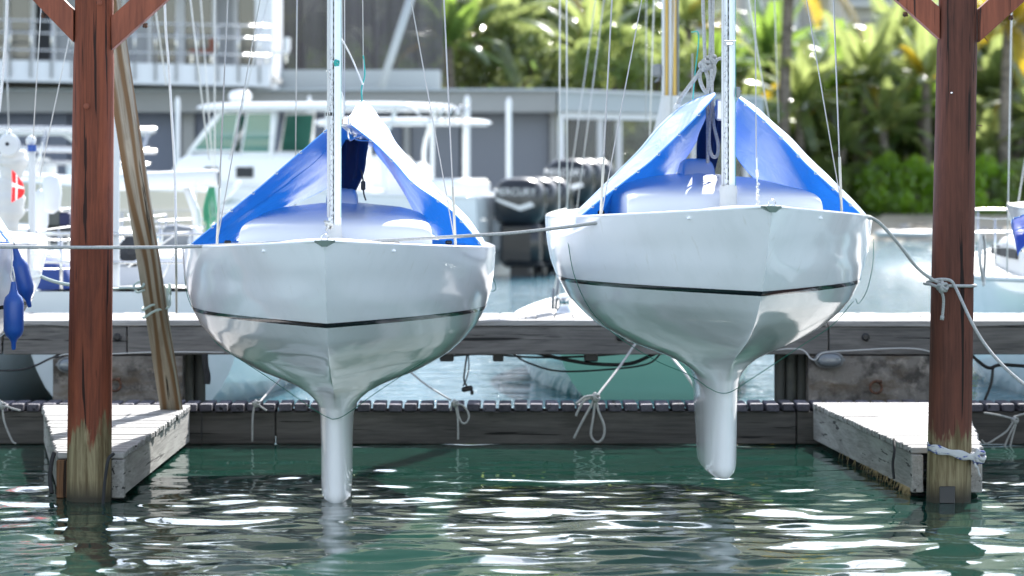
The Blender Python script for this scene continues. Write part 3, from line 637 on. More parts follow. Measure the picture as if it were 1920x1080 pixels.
def build_keelboat(loc, rz, label, group):
    t = thing('keelboat', label, 'sailboat', loc, rz, group)
    o = obj('hull', hull_me, M['gel'], t)
    for sgn in (1, -1):                                       # waterline stripe, 2 mm proud
        g = []
        for u in [i / 60 for i in range(61)]:
            g.append([(sgn * (hull_pt(v, u)[0] + (.0022 if u > 0 else .0)), hull_pt(v, u)[1] - (.0025 if u < .02 else 0), hull_pt(v, u)[2]) for v in (1.313, 1.327, 1.341)])
        obj('waterline_stripe', MB().grid(g), M['stripe'], t, smooth=True, local=True)
        pts = [Vector((sgn * (hull_pt(1.75, u)[0] - .012 * min(1, u * 20)), hull_pt(1.75, u)[1], hull_pt(1.75, u)[2] + .006)) for u in [.0] + [((i + 1) / 60) ** 1.2 for i in range(60)]]
        obj('toe_rail', MB().tube(pts, .011, 8), M['gel'], t, smooth=True, local=True)
    obj('deck', build_deck(us_), M['deck'], t, smooth=True, local=True)
    def zc(s): return sheer(s) + .04
    # coachroof: near-vertical front, arched roof rising aft
    obj('coachroof', dome(0, -.42, 2.1, 1.36, 1.74, lambda f, a: (.235 + .115 * min(1, f * 1.6) ** .8) - (.03 + .07 * min(1, f * 2)) * a * a, 13, 9, 44, 34, lambda f: 1 - .06 * f), M['gelcabin'], t, smooth=True, local=True)
    obj('hatch_hood', dome(.0, 1.25, 1.75, .235, 2.03, lambda f, a: .16, 4.5, 3.5, 20, 16), M['gelcabin'], t, smooth=True, local=True)
    obj('hood_flange', dome(.0, 1.18, 1.8, .30, 2.035, lambda f, a: .035, 7, 7, 16, 12), M['gelcabin'], t, smooth=True, local=True)
    obj('deck_sticker', MB().grid([[(x, .28 + .25 * k, 2.005 + .028 * k - .16 * x * x + .004) for x in np.linspace(-.18, -.04, 5)] for k in range(2)]), M['sticker'], t, local=True)
    obj('foredeck_lip', dome(0.0, -2.1, -1.75, .88, 1.80, lambda f, a: .07 + .015 * (1 - a * a), 2.6, 3, 26, 10), M['gel'], t, smooth=True, local=True)
    # bow fitting: small metal plate with ring
    b_ = MB(); y = hull_pt(1.75, 0)[1]; z = sheer(y)
    V = [(-.066, y + .17, z + .012), (.066, y + .17, z + .012), (.03, y - .012, z + .012), (-.03, y - .012, z + .012), (-.062, y + .165, z - .008), (.062, y + .165, z - .008), (.0, y - .016, z - .028), (.0, y - .016, z - .030)]
    b_.add([(-.066, y + .06, z + .010), (.066, y + .06, z + .010), (.05, y - .03, z + .010), (-.05, y - .03, z + .010), (-.066, y + .06, z - .004), (.066, y + .06, z - .004), (.018, y - .024, z - .03), (-.018, y - .024, z - .03)], [(0, 1, 2, 3), (7, 6, 5, 4), (3, 2, 6, 7), (0, 3, 7, 4), (1, 5, 6, 2), (0, 4, 5, 1)])
    f = obj('bow_fitting', b_, M['bronze'], t, local=True)
    obj('bow_ring', MB().tube([(.022 * math.cos(a), y + .02, z + .026 + .022 * math.sin(a)) for a in np.linspace(0, math.pi * 2, 17)], .0045, 6), M['steel'], f, smooth=True, local=True)
    # mast, boot, spreaders, rigging
    ms = -.60; mb = MB(); zt = 9.2
    mb.tube([(0, ms, 1.79), (0, ms, zt)], [.047, .047], 20, True, 1.0, 1.3); mast = obj('mast', mb, M['alu'], t, smooth=40, local=True)
    obj('mast_track', MB().cbox((-.006, ms - .0575, (1.95 + zt) / 2), (.013, .007, zt - 1.95), .002), M['grey'], mast, local=True)
    sl0 = obj('track_slide', MB().cbox((0, 0, 0), (.0055, .004, .028), .001), M['black'], mast, local=True); sl0.location = (-.006, ms - .062, 2.0)
    for i in range(1, 30): obj('track_slide', sl0.data, None, mast).location = (-.006, ms - .062, 2.0 + i * .055)
    obj('mast_boot', MB().tube([(0, ms, 1.77), (0, ms, 1.84), (.0, ms, 1.90), (0, ms, 1.955)], [.085, .058, .050, .047], 16, False, 1, 1.3), M['canvas'], t, smooth=True, local=True)
    for s in (-1, 1):
        obj('spreader', MB().tube([(0, ms, 6.5), (s * .62, ms + .1, 6.55)], [.022, .014], 8, True), M['alu'], mast, smooth=True, local=True)
        ch = Vector((s * .845, -.18, zc(-.18) - .02))
        tip = Vector((s * .62, ms + .1, 6.55)); lo = ch + Vector((0, -.06, 0))
        sh = obj('cap_shroud', MB().tube([ch, tip, (0, ms, zt - .1)], .0058, 7), M['wire'], t, smooth=True, local=True)
        obj('shroud_sleeve', MB().tube([ch, ch + (tip - ch) * .085], .0095, 8), M['rig'], sh, smooth=True, local=True)
        obj('lower_shroud', MB().tube([lo, (0, ms, 6.45)], .0042, 6), M['wire'], t, smooth=True, local=True)
        obj('cleat', MB().cbox((s * .42, -.55, zc(-.55) - .005), (.07, .03, .02), .008), M['black'], t, local=True)
        obj('cleat', MB().cbox((s * .80, .35, zc(.35) - .0), (.05, .03, .03), .008), M['black'], t, local=True)
    return t
M['rig'] = mat('cream_rig_sleeve', (.50, .48, .42), .5)
GB = 'white keelboats hoisted in a row under the shed'
LB = build_keelboat((-1.25, 25.4, 0), R(1.3), 'hoisted white keelboat on the left with its keel tip just in the water', GB)
def clone(loc, rz, label):
    c = copy_tree(LB); c.location = loc; c.rotation_euler.z = rz; c['label'] = label; return c
RB = clone((1.452, 25.0, .222), R(3.1), 'hoisted white keelboat on the right with its keel held clear of the water')
EL = clone((-4.64, 25.4, .02), R(1.0), 'white keelboat mostly outside the picture behind the blue fenders')
ER = clone((5.27, 27.2, .25), R(2.0), 'white keelboat of which only the flank shows at the right picture edge')
LB.name = 'keelboat'
# ---- fittings that differ between boats
def wp(boat, v): return boat.location + Matrix.Rotation(boat.rotation_euler.z, 3, 'Z') @ Vector(v)
def boom(boat, a, b_, r, label_=None):
    o = MB().tube([a, b_], r, 14); bo = obj('boom', o, M['alubare'], boat, smooth=40)
    return bo
def attach(name, mb, m, boat, smooth=True):                  # world-coordinate mesh -> child of a rotated boat
    mw = (Matrix.Translation(boat.location) @ Matrix.Rotation(boat.rotation_euler.z, 4, 'Z')).inverted()
    mb.v = [tuple(mw @ Vector(v)) for v in mb.v]; return obj(name, mb, m, boat, smooth=smooth, local=True)
bmL = attach('boom', MB().tube([P(642, 226, 24.95), P(692, 268, 28.0)], .040, 16), M['alubare'], LB, 40)
attach('gooseneck', MB().cbox(P(648, 226, 24.93), (.05, .06, .07), .01).cbox(P(640, 235, 24.95), (.06, .02, .02), .004), M['steel'], LB, False)
attach('mast_band', MB().tube([P(623, 217, 24.8), P(623, 211, 24.8)], .0450, 20, False, 1, 1.3), M['black'], LB)
attach('topping_lift', MB().tube(cr([P(641, 223, 24.9), P(643, 195, 24.88), P(640, 178, 24.86), P(634, 168, 24.85)]), .012, 8), M['ropew'], LB)
attach('boom_hardware', MB().tube(cr([P(650, 235, 25.2), P(655, 262, 25.2), P(665, 258, 25.6), P(685, 250, 26)]), .006, 6).tube(cr([P(658, 250, 25.4), P(668, 262, 25.8), P(692, 264, 26.2)]), .005, 6).cbox(P(668, 256, 25.8), (.05, .04, .03), .008).cbox(P(655, 245, 25.4), (.03, .04, .04), .008), M['steel'], LB, 40)
attach('boom', MB().cbox(P(1352, 206, 25.0), (.075, .07, .15), .012).tube([P(1352, 200, 25.0), P(1330, 225, 27.6)], .038, 14), M['alubare'], RB, 40)
attach('gooseneck', MB().cbox(P(1384, 173, 24.38), (.03, .04, .075), .006).tube([P(1376, 172, 24.4), P(1390, 171, 24.38)], .006, 6), M['grey'], RB, False)
attach('forestay', MB().tube([P(1421, 383, 22.9), P(1418, 300, 23.0), P(1408, -1100, 24.0)], .0042, 6), M['wire'], RB)
b_ = MB()
for i, yy in enumerate(np.linspace(383, 345, 8)): 
    c = P(1421 + (1.5 if i % 2 else -1.5), yy, 22.92); b_.tube([c + Vector((0, 0, -.011)), c + Vector((.006, 0, 0)), c + Vector((0, 0, .011)), c + Vector((-.006, 0, 0)), c + Vector((0, 0, -.011))], .0028, 5)
b_.tube([P(1420, 332, 22.95), P(1419, 318, 22.95)], .0115, 10).tube([P(1420, 345, 22.95), P(1419, 296, 22.97)], .0045, 8).cbox(P(1420, 362, 22.93), (.016, .012, .05), .003)
attach('turnbuckle', b_, M['steel'], RB, 40)
for s, bt in ((1, LB), (1, RB)):
    a = bt.location + Vector((0, 0, 0)); mx = wp(bt, (0, -.60, 0))
    for dx, m_, r in ((-.047, 'ropew', .0035), (.046, 'teal', .0018), (-.036, 'wire', .003)):
        attach('halyard', MB().tube(cr([(mx.x + dx, mx.y - .055, 1.95 + bt.location.z + .05), (mx.x + dx * 1.02, mx.y - .058, 3.0), (mx.x + dx, mx.y - .055, 4.2), (mx.x + dx, mx.y - .05, 7.5)]), r, 6), M[m_], bt)
    b_ = MB()
    for i in range(34):
        z = bt.location.z + 1.98 + i * .035; c = Vector((mx.x - .020 + .008 * math.sin(i * 1.7), mx.y - .066, z)); b_.tube([c, c + Vector((.012 * math.cos(i), -.004, .02)), c + Vector((.0, 0, .036))], .0028, 5)
    attach('lacing_chain', b_, M['steel'], bt)
attach('mast_fitting', MB().tube([P(612, 133, 24.78), P(634, 133, 24.78)], .006, 6).cbox(P(630, 136, 24.76), (.02, .02, .03), .004), M['steel'], LB, 40)
attach('mast_fitting', MB().cbox(P(1368, 81, 24.3), (.05, .02, .028), .006).tube([P(1358, 76, 24.3), P(1380, 76, 24.3)], .005, 6), M['steel'], RB, 40)
knot(P(630, 118, 24.75), .02, M['teal'], tag(thing('cord_knot', 'turquoise cord knotted on the mast of the left boat', 'cord', P(630, 118, 24.75))))
for (bt, dx) in ((LB, 0), (RB, 745)):
    x0 = 623 + dx; Y0 = 23.5
    pass
def crumple(mb_, c, s):
    for k in range(5): mb_.tube([c + Vector((random.uniform(-s, s), random.uniform(-s, 0), random.uniform(-s, s * 1.5))) for _ in range(4)], random.uniform(.006, .012), 6)
    return mb_
attach('rope_coil', crumple(MB(), P(618, 425, 24.55), .03), M['ropew'], LB)
_m = wp(RB, (0, -.60, 0)); attach('mast_boot', MB().tube([(_m.x, _m.y, 2.03), (_m.x, _m.y, 2.08), (_m.x, _m.y, 2.15), (_m.x, _m.y, 2.19), (_m.x + .003, _m.y, 2.23)], [.085, .062, .058, .064, .053], 18, False, 1, 1.3), M['canvas'], RB)
# cords hanging under the hulls
tag(line('tarp_cord', [P(346, 476, 26), P(346, 520, 26), P(358, 572, 25.95), P(403, 640, 25.7), P(446, 671, 25.3), P(500, 706, 24.95), P(560, 748, 24.85), P(600, 775, 24.84), P(618, 784, 24.82), P(626, 786, 24.80), P(640, 782, 24.82), P(662, 768, 24.84), P(700, 740, 24.85), P(760, 700, 25), P(820, 660, 25.4), P(880, 600, 25.7), P(908, 545, 25.9), P(914, 500, 26)], .0028, M['green']), 'thin green cord slung under the left boat in front of its keel', 'cord')
tag(line('tarp_cord', [P(1062, 428, 25.0), P(1066, 460, 24.9), P(1078, 520, 24.8), P(1110, 585, 24.7), P(1160, 632, 24.6), P(1230, 676, 24.5), P(1290, 702, 24.45), P(1330, 728, 24.4), P(1352, 737, 24.4), P(1372, 734, 24.4), P(1400, 716, 24.42), P(1440, 690, 24.5), P(1500, 650, 24.7), P(1560, 610, 24.9), P(1600, 565, 25.1)], .0028, M['green']), 'thin green cord slung under the right boat in front of its keel', 'cord')
tag(line('loose_cord', [P(912, 512, 26), P(914, 540, 26), P(918, 516, 25.98), P(928, 530, 25.98), P(929, 543, 25.98), P(920, 545, 25.98), P(915, 530, 25.98)], .0025, M['green']), 'green cord loop dangling at the right shoulder of the left boat', 'cord')
tag(line('loose_cord', [P(1638, 448, 25.5), P(1637, 490, 25.5), P(1632, 520, 25.5), P(1624, 548, 25.5), P(1610, 569, 25.5), P(1604, 560, 25.5)], .0025, M['green']), 'long green cord end dangling at the right shoulder of the right boat', 'cord')

# ================================================================ TARPS
def tarp(rows, parent, name='panel', wr=.012, seed=0, nc=9, nr=9, flip=False, hem=True):
    """rows: list of curves, each a list of (px,py,Y); lofted with smooth interpolation"""
    n = 44; C = []
    for r in rows:
        c = np.array(cr([P(*q) for q in r], 12)); d = np.r_[0, np.cumsum(np.linalg.norm(np.diff(c, axis=0), axis=1))]; d /= d[-1]
        C.append(np.array([[np.interp(t, d, c[:, k]) for k in range(3)] for t in np.linspace(0, 1, n)]))
    g = []
    cols = [cr([C[i][j] for i in range(len(C))], nr) for j in range(n)]
    m = len(cols[0])
    for i in range(m):
        row = []
        for j in range(n):
            p = Vector(cols[j][i]); e = min(1, i / 3, (m - 1 - i) / 3) if i and i < m - 1 else 0
            f1 = noise.noise(Vector((j * .05, i * .38, seed))) * wr * 2.2; f2 = noise.noise(Vector((j * .16 + i * .1, i * .7, seed + 5))) * wr
            p.y += (f1 + f2); p.z += (f1 * .6 + f2 * .7) * (.3 + .7 * e); row.append(p)
        g.append(row)
    if not flip: g = [r[::-1] for r in g]
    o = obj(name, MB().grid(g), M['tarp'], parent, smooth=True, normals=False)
    for row_ in (g[len(g) // 3], g[-1]):
        if hem: obj('seam', MB().tube([p + Vector((0, -.002, 0)) for p in row_], .0025, 5), M['tarphem'], parent, smooth=True)
    if hem:
        for j in range(2, n, 6): obj('eyelet', MB().tube([g[0][j] + Vector((.010 * math.cos(a), -.004, .010 * math.sin(a))) for a in np.linspace(0, 2 * math.pi, 9)], .003, 5), M['steel'], parent, smooth=True)
        obj('hem', MB().tube(g[0][:], .0045, 6), M['tarphem'], parent, smooth=True)
    return o
M['tarphem'] = mat('tarp_hem', (.10, .30, .70), .6)
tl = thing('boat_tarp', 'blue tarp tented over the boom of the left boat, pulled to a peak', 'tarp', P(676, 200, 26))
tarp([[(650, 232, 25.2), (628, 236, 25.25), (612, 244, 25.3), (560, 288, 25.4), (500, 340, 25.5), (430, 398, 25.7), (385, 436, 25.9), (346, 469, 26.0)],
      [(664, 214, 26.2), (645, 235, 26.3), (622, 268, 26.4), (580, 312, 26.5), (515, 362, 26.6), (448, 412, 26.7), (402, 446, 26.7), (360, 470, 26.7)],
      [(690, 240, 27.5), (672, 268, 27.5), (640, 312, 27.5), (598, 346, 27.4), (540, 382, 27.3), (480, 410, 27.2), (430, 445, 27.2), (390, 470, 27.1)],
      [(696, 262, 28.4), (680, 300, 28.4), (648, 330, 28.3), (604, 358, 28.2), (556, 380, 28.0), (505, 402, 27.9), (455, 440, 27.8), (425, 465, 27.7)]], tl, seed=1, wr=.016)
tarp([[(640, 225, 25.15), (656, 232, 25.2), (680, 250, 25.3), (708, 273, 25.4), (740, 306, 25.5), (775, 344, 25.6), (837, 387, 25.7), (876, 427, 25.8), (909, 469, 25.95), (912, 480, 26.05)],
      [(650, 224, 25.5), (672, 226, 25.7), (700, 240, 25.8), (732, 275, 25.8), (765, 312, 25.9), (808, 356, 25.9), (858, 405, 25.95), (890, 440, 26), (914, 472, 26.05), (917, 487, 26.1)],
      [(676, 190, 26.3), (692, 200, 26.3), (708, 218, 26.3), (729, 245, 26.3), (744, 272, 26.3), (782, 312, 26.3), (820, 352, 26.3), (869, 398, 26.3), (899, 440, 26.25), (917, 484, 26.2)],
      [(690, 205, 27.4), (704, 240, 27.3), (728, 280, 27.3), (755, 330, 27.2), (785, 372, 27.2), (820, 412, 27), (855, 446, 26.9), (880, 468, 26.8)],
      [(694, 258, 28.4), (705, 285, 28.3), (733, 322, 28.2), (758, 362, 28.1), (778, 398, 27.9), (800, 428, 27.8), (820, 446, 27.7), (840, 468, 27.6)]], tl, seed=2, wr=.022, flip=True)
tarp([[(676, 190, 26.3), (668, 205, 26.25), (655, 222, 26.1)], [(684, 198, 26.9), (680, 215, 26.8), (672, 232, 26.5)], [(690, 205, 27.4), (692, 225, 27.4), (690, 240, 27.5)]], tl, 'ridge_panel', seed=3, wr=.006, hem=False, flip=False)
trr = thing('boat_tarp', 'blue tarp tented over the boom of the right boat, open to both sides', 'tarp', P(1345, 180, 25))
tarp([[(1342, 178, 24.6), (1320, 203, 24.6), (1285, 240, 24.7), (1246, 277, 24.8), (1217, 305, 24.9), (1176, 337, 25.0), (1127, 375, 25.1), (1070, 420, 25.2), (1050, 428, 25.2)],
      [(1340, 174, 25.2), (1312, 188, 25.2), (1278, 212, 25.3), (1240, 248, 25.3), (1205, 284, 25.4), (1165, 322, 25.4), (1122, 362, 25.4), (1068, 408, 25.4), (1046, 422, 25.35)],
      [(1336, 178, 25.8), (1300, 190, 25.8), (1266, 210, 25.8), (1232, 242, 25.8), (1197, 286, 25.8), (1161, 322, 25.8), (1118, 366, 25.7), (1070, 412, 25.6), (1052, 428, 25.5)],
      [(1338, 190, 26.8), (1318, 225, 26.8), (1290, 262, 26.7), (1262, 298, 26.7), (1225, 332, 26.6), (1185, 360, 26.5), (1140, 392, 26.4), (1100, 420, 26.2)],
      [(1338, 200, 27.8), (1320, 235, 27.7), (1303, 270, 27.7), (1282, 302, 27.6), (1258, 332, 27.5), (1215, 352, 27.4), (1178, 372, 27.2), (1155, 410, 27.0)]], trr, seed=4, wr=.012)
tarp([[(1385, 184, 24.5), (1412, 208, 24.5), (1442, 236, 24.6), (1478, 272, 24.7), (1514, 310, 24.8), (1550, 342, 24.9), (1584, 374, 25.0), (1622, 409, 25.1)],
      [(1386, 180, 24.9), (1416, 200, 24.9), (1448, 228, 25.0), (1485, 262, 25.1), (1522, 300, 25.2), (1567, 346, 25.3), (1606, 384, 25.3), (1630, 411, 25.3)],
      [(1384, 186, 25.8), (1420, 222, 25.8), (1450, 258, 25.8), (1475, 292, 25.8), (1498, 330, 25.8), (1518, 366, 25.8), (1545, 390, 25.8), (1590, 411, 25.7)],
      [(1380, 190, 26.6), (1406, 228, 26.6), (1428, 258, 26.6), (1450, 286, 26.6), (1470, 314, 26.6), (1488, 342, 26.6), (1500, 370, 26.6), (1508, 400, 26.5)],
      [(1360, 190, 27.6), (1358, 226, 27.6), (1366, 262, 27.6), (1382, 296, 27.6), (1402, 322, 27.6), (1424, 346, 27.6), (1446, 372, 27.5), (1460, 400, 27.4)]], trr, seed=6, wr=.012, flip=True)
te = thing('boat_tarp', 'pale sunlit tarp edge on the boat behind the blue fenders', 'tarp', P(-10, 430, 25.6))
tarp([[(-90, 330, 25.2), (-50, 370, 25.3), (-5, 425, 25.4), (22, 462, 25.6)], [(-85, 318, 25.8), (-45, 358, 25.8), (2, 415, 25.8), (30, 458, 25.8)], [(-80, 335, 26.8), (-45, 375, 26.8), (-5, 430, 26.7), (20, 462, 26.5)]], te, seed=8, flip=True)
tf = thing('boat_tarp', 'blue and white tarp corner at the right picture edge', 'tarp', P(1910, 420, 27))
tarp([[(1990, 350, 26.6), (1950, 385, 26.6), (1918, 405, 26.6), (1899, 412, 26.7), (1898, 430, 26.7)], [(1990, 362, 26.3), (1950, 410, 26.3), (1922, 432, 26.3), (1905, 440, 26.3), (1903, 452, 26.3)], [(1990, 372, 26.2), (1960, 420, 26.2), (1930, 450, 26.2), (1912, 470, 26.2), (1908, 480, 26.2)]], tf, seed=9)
# cord that lifts the tarp peaks, ties
tag(line('tarp_cord', [P(677, 191, 26.3), P(682, 150, 26.2), P(681, 103, 26.1), P(679, -120, 26)], .0035, M['wire']), 'thin line lifting the tarp peak of the left boat', 'cord')
tag(line('tarp_cord', [P(679, 190, 26.28), P(678, 165, 26.2), P(684, 140, 26.15), P(681, 104, 26.1)], .0055, M['teal']), 'turquoise cord tied above the tarp peak of the left boat', 'cord')
tag(line('tarp_cord', [P(1299, 186, 25.7), P(1303, 140, 25.6), P(1310, 66, 25.5), P(1296, 60, 25.5)], .0045, M['teal']), 'turquoise cord tied up beside the knotted ropes of the right boat', 'cord')
tag(line('boat_line', [P(638, 74, 25.0), P(642, 76, 25.0), P(660, 110, 25.4), P(680, 158, 26.1)], .006, M['ropew']), 'short white line slanting from the left mast to the tarp peak', 'rope')
# navy sail bags below the booms
def bag(rows, label):
    t = thing('sail_bag', label, 'sail bag', P(*rows[0][0]))
    g = []
    for i, (l, r_) in enumerate(rows):
        a, b2 = P(*l), P(*r_); row = []
        for k in range(24):
            q_ = 2 * math.pi * k / 24; mx = (a + b2) / 2; hw = (b2 - a).length / 2
            row.append((mx.x + hw * math.cos(q_) * (1 + .05 * noise.noise(Vector((k * .6, i * .7, 1)))), mx.y + .22 * math.sin(q_) * (1 + .35 * noise.noise(Vector((k * .9, i * .25, 4)))), mx.z))
        g.append(row)
    gg = [[cr([g[i][k] for i in range(len(g))], 5) for k in range(24)]]; m = len(gg[0][0]); G = [[gg[0][k][i] for k in range(24)] for i in range(m)]
    b_ = MB().grid(G, True); b_.add(G[-1], [tuple(range(24))]); b_.add(G[0], [tuple(range(24))[::-1]])
    obj('bag_cloth', b_, M['navy'], t, smooth=50); return t
bl = bag([((641, 262, 27), (692, 262, 27)), ((639, 290, 27), (688, 290, 27)), ((638, 320, 27), (684, 320, 27)), ((639, 345, 27), (674, 345, 27)), ((646, 372, 27), (660, 372, 27))], 'navy canvas sail bag hanging under the boom of the left boat')
obj('buckle', MB().cbox(P(681, 348, 26.7), (.035, .02, .07), .008).tube(cr([P(677, 318, 26.7), P(681, 340, 26.7), P(682, 362, 26.7), P(686, 376, 26.7)]), .006, 6), M['black'], bl)
obj('strap', MB().cbox(P(670, 300, 26.72), (.02, .01, .28), .003, Matrix.Rotation(R(6), 3, 'Y')), M['navy'], bl)
bag([((1330, 205, 26.6), (1357, 205, 26.6)), ((1322, 225, 26.6), (1356, 225, 26.6)), ((1308, 260, 26.6), (1352, 260, 26.6)), ((1306, 300, 26.6), (1345, 300, 26.6)), ((1307, 330, 26.6), (1338, 330, 26.6))], 'navy canvas sail bag hanging under the boom of the right boat')
# lifting ropes over the right boat
lr = thing('lifting_ropes', 'bunch of thick knotted grey ropes hanging behind the right boat mast', 'ropes', P(1325, 150, 25.6))
for pts, r in (([(1316, -150), (1318, 0), (1320, 60), (1322, 118)], .013), ([(1332, -150), (1331, 0), (1332, 60), (1331, 115)], .012), ([(1338, -150), (1337, 0), (1336, 60), (1337, 130)], .0125),
               ([(1268, 203), (1276, 185), (1290, 165), (1305, 145), (1316, 128)], .015), ([(1316, 124), (1312, 145), (1318, 165), (1326, 172), (1328, 150), (1322, 128)], .014), ([(1324, 124), (1334, 135), (1330, 160), (1336, 150), (1340, 128), (1334, 112)], .013), ([(1310, 122), (1328, 118), (1332, 128), (1314, 130)], .013),
               ([(1337, 125), (1345, 112), (1355, 110), (1364, 116)], .012)):
    obj('rope', MB().tube(cr([P(a, b2, 25.6 - .3 * (i % 2) * 0) for i, (a, b2) in enumerate(pts)]), r, 8), M['rope'], lr, smooth=True)
obj('rope', MB().tube(cr([P(1334, 130, 25.5), P(1335, 180, 25.45), P(1331, 230, 25.4), (P(1330, 270, 25.4)), P(1335, 292, 25.4), P(1344, 292, 25.4), P(1346, 270, 25.4), P(1338, 230, 25.4), P(1336, 180, 25.45)]), .012, 8), M['rope'], lr, smooth=True)
obj('rope', MB().tube(cr([P(1326, 170, 25.5), P(1327, 230, 25.5), P(1327, 306, 25.5)]), .013, 8), M['rope'], lr, smooth=True)
obj('rope_end', MB().tube([P(1272, 196, 25.6), P(1267, 204, 25.6)], .022, 8), M['ropew'], lr, smooth=True)
knot(P(1321, 122, 25.55), .035, M['rope'], lr); knot(P(1334, 110, 25.6), .03, M['rope'], lr)
# single hoist ropes near the left post
tag(rope('hoist_rope', [P(306, -120, 28), P(310, 40, 28), P(316, 120, 28), P(322, 220, 28), P(328, 330, 28), P(330, 470, 28), P(331, 585, 30)], .010, M['ropew']), 'twisted white rope hanging right of the raw leaning plank', 'rope')
tag(rope('hoist_rope', [P(16, -120, 27), P(12, 40, 27), P(6, 130, 27), P(-2, 210, 27)], .012, M['ropew']), 'thick twisted white rope at the left picture edge', 'rope')
for i, (a, b2, Y, lb) in enumerate([((78, 0), (62, 262), 29, 'thin wire hanging left of the left red post'), ((136, 40), (75, 330), 29, 'slanting thin wire left of the left red post'), ((557, 0), (553, 420), 30, 'pale rig line just left of the left boat mast'), ((640, -80), (643, 210), 26.5, 'thin line just right of the left boat mast'), ((646, -80), (646, 215), 26.8, 'second thin line right of the left boat mast, further out')]):
    tag(line('rig_line', [P(a[0] + (a[0] - b2[0]) * .5, a[1] - (b2[1] - a[1]) * .5, Y), P(*b2, Y)], .0045, M['wire']), lb, 'wire')
# fenders on the left edge boat
def fender(cx, y0, y1, wd, Y, ang, label, line_pts):
    t = thing('fender', label, 'fender', P(cx, (y0 + y1) / 2, Y)); k = Y / F; L = (y1 - y0) * k; r = wd * k / 2
    m = Matrix.Rotation(R(ang), 3, 'Y')
    prof = [(.010, -L / 2), (.016, -L / 2 + .01), (.018, -L / 2 + .05), (.03, -L / 2 + .075), (r * .8, -L / 2 + .10), (r, -L / 2 + .14), (r, L / 2 - .15), (r * .85, L / 2 - .11), (r * .5, L / 2 - .085), (.026, L / 2 - .06), (.020, L / 2 - .02), (.016, L / 2)]
    obj('fender_body', MB().lathe(prof, P(cx, (y0 + y1) / 2, Y), 24, m), M['fender'], t, smooth=45)
    for pts in line_pts: obj('fender_line', MB().tube(cr([P(*p) for p in pts]), .006, 6), M['ropew'], t, smooth=True)
fender(25.5, 528, 656, 38, 24.9, 0, 'blue cylindrical fender hanging upright at the left picture edge', [[(22, 462, 25.1), (22, 500, 24.95), (20, 520, 24.92), (25, 532, 24.9)], [(23, 500, 24.9), (27, 520, 24.88), (27, 530, 24.9)]])
fender(42, 462, 578, 34, 25.25, -14, 'blue fender tilted behind the upright one at the left picture edge', [[(26, 455, 25.2), (28, 462, 25.25), (30, 468, 25.25)]])
# ================================================================ MARINA BUILDING (on the quay, y about 96-104)
M['fascia'] = mat('grey_render', (.27, .27, .265), .8, var=[((.3, .3, .6), (.23, .23, .225), .4, .7)]); M['fascia2'] = mat('pale_grey_cladding', (.36, .39, .40), .7)
M['shutter'] = mat('blue_grey_shutter', (.10, .115, .16), .5, var=[((1, 1, .2), (.085, .10, .14), .4, .6)]); M['shutter2'] = mat('slate_shutter', (.13, .14, .165), .5)
M['white'] = mat('white_paint', (.62, .63, .64), .5); M['whiteb'] = mat('white_balcony_paint', (.62, .63, .65), .6)
M['dark'] = mat('dark_interior', (.03, .032, .036), .8); M['glassd'] = mat('dark_window_glass', (.05, .06, .07), .05, coat=.3); M['slate'] = mat('slatted_screen', (.085, .082, .088), .8, rnd=.25)
M['curtain'] = mat('pale_curtain', (.35, .36, .38), .9); M['brick'] = mat('terracotta', (.20, .07, .045), .8)
def px2(px, Y): return (px - 960) / F * Y
def pz(py, Y): return H - (py - HZ) / F * Y
mbd = thing('marina_building', 'low grey marina building with long fascia and blue shutters', 'building', (-6, 96, 1))
Y = 96.0
def fb(name, x0, x1, y0, y1, Y, dep, m, par, b=.02):        # box from pixel rectangle at depth Y (front face) going back
    a, c = px2(x0, Y), px2(x1, Y); z1, z0 = pz(y0, Y), pz(y1, Y)
    return obj(name, MB().cbox(((a + c) / 2, Y + dep / 2, (z0 + z1) / 2), (c - a, dep, z1 - z0), b), m, par)
fb('fascia', -700, 1043, 170, 211, 95.6, 6.0, M['fascia'], mbd); fb('roof_edge', -700, 1046, 166, 171, 95.4, 6.3, M['fascia2'], mbd)
def wallpart(n, x0, x1, m, Yw=96.6, par=mbd): return fb(n, x0, x1, 211, 405, Yw, .15, m, par)
for i, (a, c) in enumerate([(-700, -300), (-297, -40), (-37, 128), (131, 340), (365, 560), (562, 755)]): wallpart('shutter', a, c, M['shutter'])
for (a, c) in ((770, 862), (865, 955), (958, 1030)): wallpart('shutter', a, c, M['shutter2'])
for (a, c) in ((341, 364), (1031, 1045)): fb('column', a, c, 211, 405, 96.3, .4, M['fascia'], mbd)
fb('column', 756, 769, 211, 405, 96.4, .3, M['fascia'], mbd)
fb('back_wall', -700, 1040, 211, 405, 101, .3, M['dark'], mbd)
# parapet, screen wall and stair rail on top
fb('parapet', -700, 826, 131, 168, 100.0, .4, M['fascia2'], mbd)
sc = thing('slatted_screen', 'dark screen of narrow upright slats on the roof of the marina building', 'screen', (px2(670, 104), 104, pz(165, 104)))
Ys = 104.0; x = 512; sl = None
while x < 832:
    if sl is None: o = obj('slat', MB().cbox((0, 0, 0), (.062, .05, 3.3), .006), M['slate'], sc, local=True); sl = o.data
    else: o = obj('slat', sl, None, sc)
    o.location = (px2(x, Ys) - sc.location.x, 0, 1.75 + (random.uniform(-.02, .02))); x += 4.6
t = thing('roof_mast', 'pale slanting steel strut above the roof of the marina building', 'strut', P(712, 185, 99.5)); obj('strut', MB().tube([P(706, 190, 99), P(782, -40, 99)], .11, 10), M['fascia2'], t, smooth=True)
